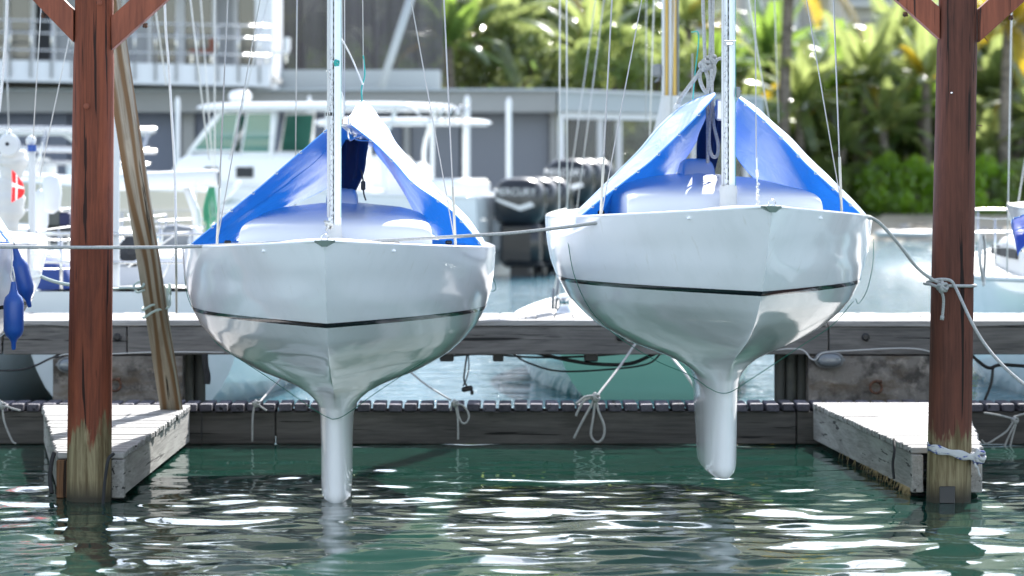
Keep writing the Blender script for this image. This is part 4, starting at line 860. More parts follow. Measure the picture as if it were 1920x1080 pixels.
# balcony storey
bl_ = thing('balcony_storey', 'upper storey with a long white balcony, railings and dark glazed doors', 'building', (px2(200, 94), 94, pz(160, 94)))
def bslab():
    Y0 = 94.5; x0, x1 = px2(-500, Y0), px2(506, Y0)
    b_ = MB(); g = [(x0, pz(100, Y0)), (x1, pz(124, Y0)), (x1, pz(163, Y0)), (x0, pz(140, Y0))]
    b_.ngonprism(g, 'y', Y0, Y0 + .25); obj('balcony_edge', b_, M['whiteb'], bl_)
    b_ = MB(); g = [(x0, pz(118, Y0)), (x1, pz(140, Y0)), (x1, pz(150, Y0)), (x0, pz(128, Y0))]; b_.ngonprism(g, 'y', Y0 + .26, Y0 + 6); obj('balcony_floor', b_, M['fascia'], bl_)
    for i, px in enumerate(range(-60, 500, 39)):
        yy = 100 + (px + 500) / 1006 * 24; fb('railing_bracket', px - 2, px + 2, yy - 4, yy + 32, Y0 - .08, .06, M['fascia'], bl_, .005)
        obj('railing_post', MB().tube([(px2(px, Y0), Y0 + .1, pz(yy, Y0)), (px2(px, Y0), Y0 + .1, pz(yy - 78, Y0))], .022, 6), M['steel'], bl_, smooth=True)
    for dy in (75, 52, 20): obj('rail', MB().tube([(x0, Y0 + .1, pz(100 - dy, Y0)), (x1, Y0 + .1, pz(124 - dy, Y0))], .026, 6), M['steel'], bl_, smooth=True)
bslab()
Yg = 99.0
for i, (a, c) in enumerate([(-200, -80), (-76, 40), (20, 62), (66, 100), (104, 158), (166, 232), (236, 278), (282, 330), (346, 400), (404, 440), (444, 480)]):
    f = thing('x', '', '') if False else None
    kind_ = ('glassd', 'glassd', 'glassd', 'dark', 'curtain', 'glassd', 'curtain', 'glassd', 'glassd', 'curtain', 'glassd')[i]
    w_ = fb('door_pane', a, c, -60, 112 + i * 2, Yg + .02 * (i % 2), .06, M[kind_], bl_, .01)
for px in (12, 62, 101, 161, 233, 281, 333, 342, 402, 442, 485): fb('door_frame', px - 4, px + 4, -60, 128, Yg - .12, .1, M['whiteb'], bl_, .01)
fb('end_wall', 478, 512, -140, 168, 97.0, 4.0, M['whiteb'], bl_); fb('rear_wall', -520, 512, -140, 120, 101.5, .2, M['dark'], bl_)
fb('balcony_ceiling', -520, 512, -150, -62, 95.5, 6.5, M['whiteb'], bl_)
for i, px in enumerate((300, 440)):
    t = thing('deck_chair', ('brown cushioned chair on the white balcony', 'pale slatted lounger near the end wall of the balcony')[i], 'chair', (px2(px + 75, 97), 97, pz(122, 97)))
    m_ = M['brick'] if i == 0 else M['white']
    fb('seat', px + 55, px + 100, 92 + 3 * i, 100, 96.8, .6, m_, t); fb('backrest', px + 92, px + 102, 70, 95, 96.8, .6, m_, t)
    for a in (58, 95): fb('leg', px + a, px + a + 3, 100, 118, 96.9, .05, M['steel'], t, .005)
# pavilion, receding to the right
pv = thing('glazed_pavilion', 'flat roofed glazed pavilion at the end of the marina building with plants inside', 'pavilion', (px2(1200, 97), 97, 1))
def rec(name, x0, x1, ya0, ya1, yb0, yb1, Y0, Y1, dep, m):   # receding wall piece between two depths
    v = [(px2(x0, Y0), Y0, pz(ya0, Y0)), (px2(x1, Y1), Y1, pz(yb0, Y1)), (px2(x1, Y1), Y1, pz(yb1, Y1)), (px2(x0, Y0), Y0, pz(ya1, Y0))]
    b_ = MB().add(v + [(a, b2 + dep, c) for a, b2, c in v], [(0, 1, 2, 3), (7, 6, 5, 4), (0, 4, 5, 1), (1, 5, 6, 2), (2, 6, 7, 3), (3, 7, 4, 0)])
    return obj(name, b_, m, pv)
rec('fascia', 1047, 1432, 169, 208, 184, 218, 95.7, 103, 4, M['fascia2']); rec('roof_edge', 1046, 1434, 166, 170, 181, 185, 95.5, 102.8, 4.4, M['white'])
rec('door_head', 1050, 1420, 210, 222, 220, 230, 96, 102.8, .15, M['white'])
for px, Yc in ((1052, 96.1), (1125, 97.5), (1160, 98.2), (1246, 99.8), (1300, 100.8), (1400, 102.6)): fb('mullion', px - 6, px + 6, 210, 402, Yc, .12, M['whiteb'], pv)
M['paneg'] = bpy.data.materials.new('clear_pane'); M['paneg'].use_nodes = True
_t = M['paneg'].node_tree; _b = _t.nodes['Principled BSDF']; _tr = _t.nodes.new('ShaderNodeBsdfTransparent'); _ms = _t.nodes.new('ShaderNodeMixShader'); _ms.inputs[0].default_value = .25; _b.inputs['Roughness'].default_value = .05; _b.inputs['Base Color'].default_value = (.2, .22, .22, 1)
_t.links.new(_tr.outputs[0], _ms.inputs[1]); _t.links.new(_b.outputs[0], _ms.inputs[2]); _t.links.new(_ms.outputs[0], _t.nodes['Material Output'].inputs[0])
for a, c, Yc in ((1058, 1119, 96.8), (1131, 1154, 97.9), (1166, 1240, 99), (1252, 1294, 100.3), (1306, 1394, 101.6)): fb('pane', a, c, 222, 402, Yc, .02, M['paneg'], pv, .002)
fb('rear_wall', 1060, 1150, 222, 402, 104, .2, M['dark'], pv)
# ================================================================ HOTEL BLOCKS
M['hotel'] = mat('hotel_render', (.62, .61, .58), .85, var=[((.2, .2, .2), (.43, .42, .39), .4, .7)]); M['win'] = mat('hotel_window', (.09, .10, .12), .1, coat=.4)
def hotel(x0, x1, ytop, label, Y=190, floors=5, seed=0):
    r = random.Random(seed); xa, xb = px2(x0, Y), px2(x1, Y); z0 = prof(Y) - 1; z1 = pz(ytop, Y)
    t = thing('hotel_block', label, 'building', ((xa + xb) / 2, Y, z0))
    obj('wall', MB().cbox(((xa + xb) / 2, Y + 5, (z0 + z1) / 2), (xb - xa, 10, z1 - z0), .05), M['hotel'], t)
    n = max(2, int((xb - xa) / 2.9)); w_ = (xb - xa) / n; wm = None
    obj('roof_edge', MB().cbox(((xa + xb) / 2, Y + 5, z1 + .15), (xb - xa + .8, 10.8, .3), .05), M['white'], t)
    for f in range(int((z1 - z0) / 3.0)):
        z = z1 - 1.7 - f * 3.0
        if z - 1.4 < z0: break
        obj('balcony_slab', MB().cbox(((xa + xb) / 2, Y - .5, z - 1.25), (xb - xa, 1.1, .18), .02), M['white'], t)
        for i in range(n):
            cx = xa + w_ * (i + .5)
            if r.random() < .85:
                if wm is None: o = obj('window', MB().cbox((0, 0, 0), (w_ * .52, .12, 2.0), .02), M['win'], t, local=True); wm = o.data
                else: o = obj('window', wm, None, t)
                o.location = Vector((cx, Y - .03, z)) - t.location
            obj('balcony_rail', MB().cbox((cx, Y - 1.0, z - .75), (w_ * .9, .05, .85), .01), M['fascia2'], t)
hotel(1090, 1330, -260, 'pale hotel block seen between the palms above the glazed pavilion', 185, seed=1)
hotel(1400, 1560, -240, 'pale hotel wing with balconies behind the yellowing palm', 178, seed=2)
hotel(1580, 1760, -300, 'tall white hotel wing seen left of the right red post', 192, seed=3)
hotel(760, 985, -200, 'pale hotel block high above the roof screen', 182, seed=4)
# ================================================================ VEGETATION
def leafmat(name, col, tcol, rough=.3, tr=.45, rnd=.25):
    return mat(name, col, rough, spec=.7, coat=1., rnd=rnd, trans=tr, tcol=tcol, var=[((1.3, 1.3, 1.3), tuple(min(1, c * 1.5) for c in col), .45, .65)])
_m0 = mat
def mat(*a, **k):
    m = _m0(*a, **k)
    if k.get('coat') == 1.: m.node_tree.nodes['Principled BSDF'].inputs['Coat Roughness'].default_value = .09
    return m
M['leaf'] = leafmat('broad_leaf', (.06, .10, .03), (.38, .45, .15), .22); M['leaf2'] = leafmat('bright_leaf', (.09, .14, .03), (.46, .54, .17), .22); M['leafd'] = leafmat('dark_leaf', (.03, .06, .02), (.16, .24, .06), .2)
M['frond'] = leafmat('palm_frond', (.07, .11, .035), (.40, .47, .16), .2); M['frondy'] = leafmat('yellowed_palm_frond', (.20, .16, .02), (.62, .44, .03), .3); M['frondd'] = leafmat('deep_green_frond', (.04, .08, .025), (.28, .42, .07), .18)
M['bark'] = mat('palm_bark', (.20, .17, .14), .9, bump=((2, 2, 14), .8, .03), var=[((2, 2, 9), (.10, .085, .07), .45, .6)]); M['bark2'] = mat('tree_bark', (.11, .09, .07), .9, bump=((6, 6, 3), .8, .02))
def leaf_mesh(name, n, shape, size, seed, clumps=26, m=None):
    r = np.random.default_rng(seed); c = []
    cl = r.normal(size=(clumps, 3)); cl /= np.linalg.norm(cl, axis=1)[:, None]; cl *= (r.uniform(.35, 1, clumps) ** .6)[:, None]
    k = r.integers(0, clumps, n); rad = r.uniform(.16, .34, clumps)[k]
    d = r.normal(size=(n, 3)); d /= np.linalg.norm(d, axis=1)[:, None]; pos = cl[k] + d * (rad * r.uniform(.4, 1, n) ** .5)[:, None]
    pos *= np.array(shape); a = r.normal(size=(n, 3)) + d * .6; a /= np.linalg.norm(a, axis=1)[:, None]; b = np.cross(a, r.normal(size=(n, 3))); b /= np.linalg.norm(b, axis=1)[:, None]
    s = size * r.uniform(.6, 1.3, n)[:, None]
    V = np.stack([pos - a * s, pos + b * s * .42, pos + a * s, pos - b * s * .42], 1).reshape(-1, 3)
    me = bpy.data.meshes.new(name); me.vertices.add(len(V)); me.vertices.foreach_set('co', V.astype(np.float32).ravel()); me.loops.add(4 * n)
    me.loops.foreach_set('vertex_index', np.arange(4 * n, dtype=np.int32)); me.polygons.add(n); me.polygons.foreach_set('loop_start', np.arange(n, dtype=np.int32) * 4); me.update(calc_edges=True)
    if m: me.materials.append(m)
    return me
crown = {}
for k, m_ in (('leaf', 'leaf'), ('leaf2', 'leaf2'), ('leafd', 'leafd')):
    for s in range(2): crown[k, s] = leaf_mesh('crown', 9500, (1, 1, .8), .052, 11 + s + len(k), m=M[m_])
def tree(px, py, Y, r, kind, label, grp, s=0):
    c = P(px, py, Y); z0 = prof(Y) - .2; t = thing('broadleaf_tree', label, 'tree', (c.x, Y, z0), group=grp)
    h = c.z - z0; b_ = MB(); b_.tube(cr([(c.x, Y, z0), (c.x + .15, Y, z0 + h * .4), (c.x, Y, z0 + h)], 4), list(np.linspace(.22, .06, 9)), 8)
    for k in range(6):
        a = k * 1.05; st = z0 + h * (.35 + .08 * k); b_.tube(cr([(c.x + .1, Y, st), (c.x + r * .35 * math.cos(a), Y + r * .35 * math.sin(a), st + r * .4), (c.x + r * .6 * math.cos(a), Y + r * .6 * math.sin(a), st + r * .55)], 3), list(np.linspace(.09, .03, 7)), 6)
    obj('trunk', b_, M['bark2'], t, smooth=True)
    o = obj('crown', crown[kind, s], None, t); o.location = (0, 0, h); o.scale = (r, r, r); o.rotation_euler.z = px * .37
def frond_mesh(L, droop, seed, m, dens=76):
    r = random.Random(seed); V = []; Fc = []
    def pos(t): return Vector((L * (t - .12 * droop * t * t * t), 0, L * (.38 * t - droop * .85 * t * t)))
    pr = None
    for i in range(13):
        t = i / 12; p = pos(t); w_ = .035 * (1 - t) + .006; V += [p + Vector((0, w_, 0)), p + Vector((0, -w_, 0))]
        if i: n = len(V); Fc.append((n - 4, n - 3, n - 1, n - 2))
    for i in range(dens):
        t = .14 + .86 * i / dens; p = pos(t); q_ = pos(min(1, t + .02)); tan = (q_ - p).normalized()
        ll = L * .23 * (math.sin(math.pi * (.12 + .80 * t)) ** .7) * r.uniform(.8, 1.1)
        for s in (-1, 1):
            dr = r.uniform(.35, .75) + .5 * droop; d1 = (tan * .75 + Vector((0, s * .9, -.18))).normalized(); d2 = (tan * .5 + Vector((0, s * .75, -dr))).normalized()
            wv = tan * (.013 * L / 2.6); m1 = p + d1 * ll * .5; m2 = m1 + d2 * ll * .5; n = len(V)
            V += [p - wv, p + wv, m1 + wv * 1.1, m1 - wv * 1.1, m2]; Fc += [(n, n + 1, n + 2, n + 3), (n + 3, n + 2, n + 4)]
    me = bpy.data.meshes.new('frond'); me.from_pydata(V, [], Fc); me.materials.append(m); return me
fm = {}
for k in ('frond', 'frondy', 'frondd'): fm[k] = [frond_mesh(2.7, d, i, M[k]) for i, d in enumerate((.25, .5, .75, 1.05))]
def palm(px, py, Y, s, kind, label, n=17, lean=.3, seed=0):
    """px,py: crown centre"""
    r = random.Random(seed * 7 + 1); c = P(px, py, Y); z0 = prof(Y) - .2; t = thing('palm_tree', label, 'palm tree', (c.x - lean, Y, z0), group='palms along the far shore')
    h = c.z - z0
    if h > .5:
        b_ = MB(); pts = cr([(c.x - lean, Y, z0), (c.x - lean * .7, Y, z0 + h * .4), (c.x, Y, c.z + .1)], 9)
        b_.tube(pts, [(.15 + .05 * (1 - i / 18)) * (1.06 if i % 2 else .96) * s ** .5 for i in range(len(pts))], 10); obj('trunk', b_, M['bark'], t, smooth=40)
    n += 7
    for i in range(n):
        f = i / (n - 1); k = 0 if f < .25 else 1 if f < .55 else 2 if f < .82 else 3
        kk = kind if not (kind == 'frond' and r.random() < .06) else 'frondy'
        o = obj('frond', fm[kk][k], None, t); o.location = c - t.location; o.rotation_euler = (r.uniform(-.25, .25), -(1.15 - 1.15 * f) + r.uniform(-.15, .15), i * 2.399 + r.uniform(-.2, .2)); q_ = s * r.uniform(.72, 1.06); o.scale = (q_, q_, q_)
PL = [(895, 70, 112, 1.25, 'frond', 'large palm with drooping fronds above the roof right of the slatted screen', 20),
      (1020, -40, 128, 1.2, 'frondd', 'dark palm high above the roof of the marina building', 16),
      (1110, 110, 116, 1.0, 'frond', 'yellow green palm above the glazed pavilion', 17),
      (1190, 60, 122, 1.1, 'frondd', 'palm left of the yellow and grey mast', 15),
      (1480, -40, 118, 1.35, 'frondy', 'yellowing palm hanging into the picture top right of the right mast', 20),
      (1500, 210, 119, .95, 'frond', 'short palm behind the right flank of the right boat tarp', 17),
      (1560, 190, 123, 1.1, 'frondd', 'palm of shiny fronds right of the shrouds of the right boat', 17),
      (1625, 165, 121, 1.15, 'frond', 'palm with silvery arching fronds left of the person', 18),
      (1690, 105, 126, 1.15, 'frond', 'tall palm just left of the right red post', 17),
      (1655, 250, 119, .85, 'frond', 'low arching palm above the round bright bushes', 16),
      (1725, 230, 122, 1.0, 'frondd', 'dark palm partly hidden by the right red post', 15),
      (1890, 60, 119, 1.25, 'frondy', 'yellow green palm at the top right picture corner', 18),
      (1865, 190, 125, 1.1, 'frond', 'palm right of the right red post with hanging fronds', 16),
      (1945, 230, 121, 1.0, 'frond', 'palm at the right picture edge above the hedge', 15),
      (1440, 130, 130, 1.2, 'frondd', 'dark palm close behind the right mast', 15),
      (1400, 250, 121, .9, 'frond', 'low palm seen through the gap of the right boat tarp', 14)]
PL += [(840, 95, 109, .85, 'frondd', 'small palm just right of the slatted screen', 15), (955, 95, 117, 1.0, 'frond', 'middle palm right of the large drooping one', 16), (1060, 60, 123, 1.1, 'frond', 'palm with glossy fronds behind the thin pale rig lines', 17),
       (1290, 60, 121, 1.05, 'frond', 'palm between the yellow mast and the lifting ropes', 16), (1340, 150, 123, .95, 'frondd', 'palm just above the right boat boom', 15),
       (1580, 285, 118.8, .7, 'frond', 'young palm left of the person', 13), (1735, 160, 120, 1.0, 'frond', 'palm whose fronds touch the left side of the right red post', 16), (1850, 300, 119.5, .8, 'frond', 'young palm above the bush right of the right red post', 13), (1920, -30, 124, 1.2, 'frond', 'high palm above the top right corner', 16), (1830, 110, 128, 1.1, 'frondd', 'dark palm right behind the right red post', 15)]
for i, (px, py, Y, s, k, lb, n) in enumerate(PL): palm(px, py, Y, s, k, lb, n, seed=i, lean=((i * 37) % 10 - 5) * .09)
G = 'leafy trees along the far shore'
TR = [(560, -40, 112, 2.6, 'leaf2', 'leafy tree topping the left part of the slatted screen'), (700, -25, 113, 2.2, 'leaf', 'dull green tree above the slatted screen behind the left mast'), (850, 20, 118, 2.4, 'leafd', 'dark tree behind the slanting steel strut'),
      (960, 130, 112, 1.9, 'leaf', 'round tree over the roof edge below the large palm'), (1010, 60, 120, 2.6, 'leaf2', 'bright tree between two palms above the pavilion corner'), (1085, 60, 121, 2.2, 'leaf', 'large tree above the glazed pavilion'), (1150, 130, 113, 1.8, 'leaf2', 'bright low tree right above the pavilion roof'),
      (1215, 120, 116, 2.0, 'leaf2', 'bright tree left of the yellow mast'), (1350, 190, 124, 2.0, 'leafd', 'dark tree above the right boat boom'), (1420, 210, 124, 2.2, 'leafd', 'dark shrubby tree behind the right mast foot'),
      (1540, 200, 128, 1.8, 'leafd', 'dark tree under the hotel wing'), (1590, 240, 126, 2.2, 'leaf', 'tree behind the person on the bank'), (1700, 210, 125, 2.3, 'leaf2', 'light green tree close to the left side of the right red post'), (1745, 150, 129, 1.9, 'leaf', 'high tree behind the top of the right red post'),
      (1860, 260, 122, 2.1, 'leaf', 'tree above the hedge right of the right red post'), (1920, 140, 127, 2.6, 'leafd', 'dark tree at the right picture edge'), (1200, 260, 108, 1.6, 'leafd', 'dark potted greenery behind the pavilion glass'), (1090, 300, 107, 1.4, 'leaf', 'green bush behind the left pavilion glass'),
      (1500, 300, 121, 1.5, 'leafd', 'dark shrub between the low palms'), (1340, 230, 112, 1.8, 'leafd', 'dark shrub behind the right boat boom end')]
for i, (px, py, Y, r, k, lb) in enumerate(TR): tree(px, py, Y, r, k, lb, G, i % 2)
M['hedge'] = leafmat('bright_hedge_leaf', (.13, .22, .02), (.55, .85, .05), .25)
hedge = leaf_mesh('foliage', 9000, (1, .7, .75), .055, 77, 40, M['hedge']); hedged = leaf_mesh('foliage', 9000, (1, .7, .75), .055, 78, 40, M['leaf2'])
HB = [(1470, 372, 118.5, 1.2, 1, 'darker bush at the left end of the shore hedge'), (1540, 365, 118.4, 1.25, 1, 'dark green bush behind the shoulder of the right boat'), (1605, 368, 118.3, 1.15, 1, 'mid green hedge bush in front of the person'),
      (1668, 358, 118, 1.15, 0, 'bright yellow green bush left of the right red post'), (1722, 362, 117.8, 1.1, 0, 'bright bush touching the left side of the right red post'), (1790, 360, 118, 1.2, 0, 'bright bush behind the right red post'), (1850, 362, 117.9, 1.15, 0, 'bright bush right of the right red post'), (1915, 365, 118.1, 1.2, 1, 'bush at the right end of the hedge in the picture')]
for px, py, Y, r, d, lb in HB:
    c = P(px, py, Y); t = thing('hedge_bush', lb, 'bush', (c.x, Y, .4), group='clipped bushes along the shore'); o = obj('foliage', hedged if d else hedge, None, t); o.location = (0, 0, c.z - .4); o.scale = (r * .92, r, r * 1.25); o.rotation_euler.z = (px % 7) * .1
    b_ = MB(); [b_.tube([(c.x + k * .2, Y, .2), (c.x + k * .35, Y, c.z)], .03, 5) for k in (-1, 0, 1)]; obj('stems', b_, M['bark2'], t)
# dense woodland behind
mb = None
tl_me = leaf_mesh('woodland', 60000, (42, 6, 4.2), .24, 5, 420, M['leafd']); o = obj('woodland', tl_me, None); o.location = (14, 152, 3.2); tag(o, 'dense dark woodland rising behind the palms and the hotel', kind='stuff')
tl2 = leaf_mesh('undergrowth', 40000, (17, 3, 2.2), .16, 6, 260, M['leaf']); o = obj('undergrowth', tl2, None); o.location = (14, 127, 3.2); tag(o, 'mixed undergrowth filling the bank under the palms', kind='stuff')
# beach things
def person():
    t = thing('person', 'person in a grey blue shirt and dark trousers bending among the shore trees', 'person', P(1640, 395, 120.5)); z0 = prof(120.5); x = t.location.x
    M['skin'] = mat('skin', (.32, .17, .11), .6); M['shirt'] = mat('grey_blue_shirt', (.10, .13, .20), .8); M['trousers'] = mat('dark_trousers', (.02, .02, .028), .8)
    def skinned(nm, vs, es, rs, m, root=0):
        me = bpy.data.meshes.new(nm); me.from_pydata([Vector(v) for v in vs], es, []); o = bpy.data.objects.new(nm, me); S.collection.objects.link(o); o.parent = t
        o.location = Vector((x, 120.5, z0)) - t.location; me.materials.append(m)
        md = o.modifiers.new('skin', 'SKIN'); md.use_smooth_shade = True
        for i, r_ in enumerate(rs): me.skin_vertices[0].data[i].radius = (r_, r_ * .85)
        me.skin_vertices[0].data[root].use_root = True
        sb = o.modifiers.new('sub', 'SUBSURF'); sb.levels = sb.render_levels = 2; return o
    skinned('body', [(0, 0, .92), (-.06, 0, 1.15), (-.13, 0, 1.38), (-.18, -.01, 1.48), (-.22, -.02, 1.58), (-.25, -.03, 1.68), (-.13, .19, 1.40), (-.10, .24, 1.14), (-.22, .2, .93), (-.27, .2, .86), (-.13, -.19, 1.40), (-.12, -.24, 1.14), (-.26, -.2, .95), (-.32, -.2, .89), (.02, .10, .88), (-.03, .11, .48), (.02, .11, .07), (-.10, .11, .03), (.02, -.10, .88), (.05, -.11, .48), (.09, -.11, .07), (-.03, -.11, .03)],
            [(0, 1), (1, 2), (2, 3), (3, 4), (4, 5), (2, 6), (6, 7), (7, 8), (8, 9), (2, 10), (10, 11), (11, 12), (12, 13), (0, 14), (14, 15), (15, 16), (16, 17), (0, 18), (18, 19), (19, 20), (20, 21)],
            [.14, .13, .14, .06, .10, .085, .07, .05, .04, .035, .07, .05, .04, .035, .09, .065, .045, .04, .09, .065, .045, .04], M['skin'])
    skinned('shirt', [(0, 0, .90), (-.06, 0, 1.15), (-.13, 0, 1.39), (-.16, 0, 1.45), (-.13, .19, 1.40), (-.105, .235, 1.18), (-.13, -.19, 1.40), (-.12, -.235, 1.18)], [(0, 1), (1, 2), (2, 3), (2, 4), (4, 5), (2, 6), (6, 7)], [.165, .15, .16, .075, .09, .068, .09, .068], M['shirt'])
    skinned('trousers', [(0, 0, .93), (.02, .10, .86), (-.03, .11, .48), (.02, .11, .10), (.02, -.10, .86), (.05, -.11, .48), (.09, -.11, .10)], [(0, 1), (1, 2), (2, 3), (0, 4), (4, 5), (5, 6)], [.16, .11, .08, .065, .11, .08, .065], M['trousers'])
    skinned('hair', [(-.245, -.02, 1.64), (-.25, -.025, 1.70)], [(0, 1)], [.085, .10], M['black'])
person()
M['kayak'] = mat('white_hull_paint', (.72, .72, .70), .35)
def kayak(x0, x1, y0, Yk, label, m):
    a, c = px2(x0, Yk), px2(x1, Yk); z = pz(y0, Yk); t = thing('dinghy', label, 'dinghy', ((a + c) / 2, Yk, z - .2)); g = []
    for i in range(17):
        f = i / 16; w_ = math.sin(math.pi * f) ** .6 + .02; g.append([(a + (c - a) * f, Yk + .42 * w_ * math.cos(q_), z - .18 + .20 * (.5 + .5 * w_) * math.sin(q_) * (1 if math.sin(q_) < 0 else .3)) for q_ in np.linspace(0, 2 * math.pi, 14, endpoint=False)])
    obj('hull', MB().grid(g, True), m, t, smooth=True); b_ = MB().cbox(((a + c) / 2, Yk, z - .1), ((c - a) * .3, .4, .06), .02); obj('thwart', b_, M['dark'], t)
kayak(1640, 1752, 424, 108.6, 'long white dinghy drawn up on the beach left of the right red post', M['kayak']); kayak(1688, 1760, 418, 114, 'yellow dinghy lying on the sand behind the white one', mat('yellow_hull', (.45, .33, .05), .5))
for i in range(26):
    px, Yk = random.uniform(1500, 1960), random.uniform(109.5, 113); c = P(px, 430, Yk); z = prof(Yk) + .03; r_ = random.uniform(.08, .25)
    b_ = MB(); n = 7; vs = []
    b_.lathe([(r_ * .6, -.1), (r_, .0), (r_ * .8, r_ * .45), (r_ * .3, r_ * .62)], (c.x, Yk, z), 7, Matrix.Rotation(random.random(), 3, 'X')); 
    if i == 0: rk = []
    rk.append(b_)
mm = MB(); [mm.add(q_.v, q_.f) for q_ in rk]; tag(obj('pebbles', mm, M['quay'], smooth=50), 'scattered grey stones on the beach', kind='stuff')
# pale piles
def pylon(px, y0, y1, Y, wd, label):
    t = thing('mooring_pile', label, 'pile', (px2(px, Y), Y, -.5)); r_ = wd * Y / F / 2; a = pz(y0, Y)
    obj('pile_shaft', MB().tube([(px2(px, Y), Y, -1), (px2(px, Y), Y, a - .1)], r_, 14), M['white'], t, smooth=40); obj('pile_cap', MB().lathe([(r_ * 1.08, -.1), (r_ * 1.08, -.02), (r_ * .7, .07), (.01, .12)], (px2(px, Y), Y, a), 14), M['white'], t, smooth=50)
pylon(876, 187, 500, 86, 11, 'white capped pile left of the pair standing before the slate shutters'); pylon(954, 191, 500, 86, 11, 'white capped pile right of the pair standing before the slate shutters'); pylon(333, 190, 500, 84, 9, 'thin white pile rising behind the raw leaning plank')
pylon(580, 188, 500, 84, 8, 'white pile behind the pilothouse left of the left mast')
# ================================================================ POWER BOATS
M['pgel'] = mat('powerboat_gelcoat', (.76, .77, .77), .15, coat=.4); M['pbeige'] = mat('beige_hull_paint', (.45, .42, .34), .25, coat=.3); M['tint'] = mat('green_tinted_glass', (.05, .17, .14), .06, coat=.5); M['cowl'] = mat('black_engine_cowl', (.010, .012, .016), .28, coat=.15); M['silver'] = mat('silver_decal', (.5, .52, .55), .3, metal=.5)
def hull_loft(L, B, fb_s, fb_b, draft, m, parent, flare=.25):
    """bow towards +X, stern at 0"""
    g = []
    for i in range(29):
        f = i / 28; x = L * f; w_ = B / 2 * (1 - max(0, (f - .45) / .55) ** 2.2) ** .9 if f < .999 else .01; zt_ = fb_s + (fb_b - fb_s) * f ** 1.6; zb = -draft * (1 - f ** 4) + zt_ * .55 * f ** 6
        xr = x + .0
        row = []
        for s in (-1, 1):
            pr = [(0, zb), (w_ * (.80 - flare * f), zb + (.30 + .15 * f) * (zt_ - zb) * .6), (w_ * (.93 - flare * .5 * f), zb + .62 * (zt_ - zb)), (w_, zt_ - .08), (w_ * 1.0, zt_)]
            row.append([(xr, s * a, b2) for a, b2 in pr])
        g.append(row[0][::-1] + row[1][1:])
    b_ = MB().grid(g); n = len(b_.v); b_.add(g[0], [tuple(range(9))])
    h = obj('hull', b_, m, parent, smooth=45, local=True)
    d = MB().grid([[(r[0][0], r[0][1] * k * .99, r[0][2] - .05 + .03 * (1 - k * k)) for k in (-1, -.5, 0, .5, 1)] for r in g]); obj('deck', d, M['white'], parent, smooth=True, local=True)
    pts = [r[0] for r in g] + [r[-1] for r in g][::-1]; obj('rub_rail', MB().tube(pts, .035, 6), M['pgel'], parent, smooth=True, local=True)
    return h
def engine(parent, x, y, z, s=1.0, text=False):
    e = bpy.data.objects.new('outboard_engine', None); S.collection.objects.link(e); e.parent = parent; e.location = (x, y, z); e.scale = (s, s, s)
    g = []
    for (zz_, xa, xb, w_) in ((.02, -.62, .10, .20), (.12, -.70, .14, .25), (.35, -.74, .15, .27), (.55, -.72, .12, .26), (.68, -.66, .06, .23), (.75, -.52, -.02, .16), (.77, -.35, -.15, .05)):
        g.append([((xa + xb) / 2 + (xb - xa) / 2 * math.copysign(abs(math.cos(a)) ** .6, math.cos(a)), w_ * math.copysign(abs(math.sin(a)) ** .6, math.sin(a)), zz_) for a in np.linspace(0, 2 * math.pi, 22, endpoint=False)])
    b_ = MB().grid(g, True); b_.add(g[-1], [tuple(range(22))]); b_.add(g[0], [tuple(range(22))]); c = obj('cowl', b_, M['cowl'], e, smooth=50, local=True)
    lg = MB().cbox((-.30, 0, -.34), (.74, .36, .80), .12).cbox((-.32, 0, -.82), (.40, .14, .5), .04).cbox((-.38, 0, -.68), (.62, .30, .03), .01); lg.tube([(-.65, 0, -1.02), (-.5, 0, -1.02), (-.1, 0, -1.02), (.02, 0, -1.02)], [.03, .07, .075, .02], 10); obj('leg', lg, M['cowl'], e, smooth=40, local=True)
    obj('bracket', MB().cbox((.10, 0, -.2), (.18, .22, .55), .03), M['grey'], e, local=True)
    pb = MB()
    for k in range(3):
        m = Matrix.Rotation(k * 2.094, 3, 'X'); pb.add([m @ Vector(v) for v in ((-.62, -.02, .03), (-.68, .06, .16), (-.66, .02, .20), (-.60, -.07, .14), (-.61, -.02, .03), (-.67, .06, .16), (-.65, .02, .20), (-.59, -.07, .14))], [(0, 1, 2, 3), (7, 6, 5, 4)])
    for v in range(len(pb.v)): pb.v[v] = (pb.v[v][0], pb.v[v][1], pb.v[v][2] - 1.02)
    obj('propeller', pb, M['steel'], e, local=True)
    for sy in (-1, 1):
        sw = [(-.66, .30), (-.40, .22), (.02, .38), (.06, .44), (-.38, .30), (-.60, .37)]; dd = MB(); n = len(sw); dd.add([(a, sy * .276, b2) for a, b2 in sw] + [(a, sy * .268, b2) for a, b2 in sw], [tuple(range(n)), tuple(range(2 * n - 1, n - 1, -1))]); obj('swoosh', dd, M['silver'], c, local=True)
        if text:
            if 'LT' not in globals():
                cu = bpy.data.curves.new('lettering', 'FONT'); cu.body = 'MERCURY'; cu.size = .17; cu.extrude = .004; cu.align_x = 'CENTER'; tmp = bpy.data.objects.new('lettering', cu); S.collection.objects.link(tmp)
                globals()['LT'] = bpy.data.meshes.new_from_object(tmp.evaluated_get(bpy.context.evaluated_depsgraph_get())); LT.name = 'lettering'; LT.materials.clear(); LT.materials.append(M['silver']); bpy.data.objects.remove(tmp)
            o = obj('lettering', LT, None, c)
            o.location = (-.30, sy * .275, .48); o.rotation_euler = (R(90), 0, 0 if sy < 0 else R(180))
    return e
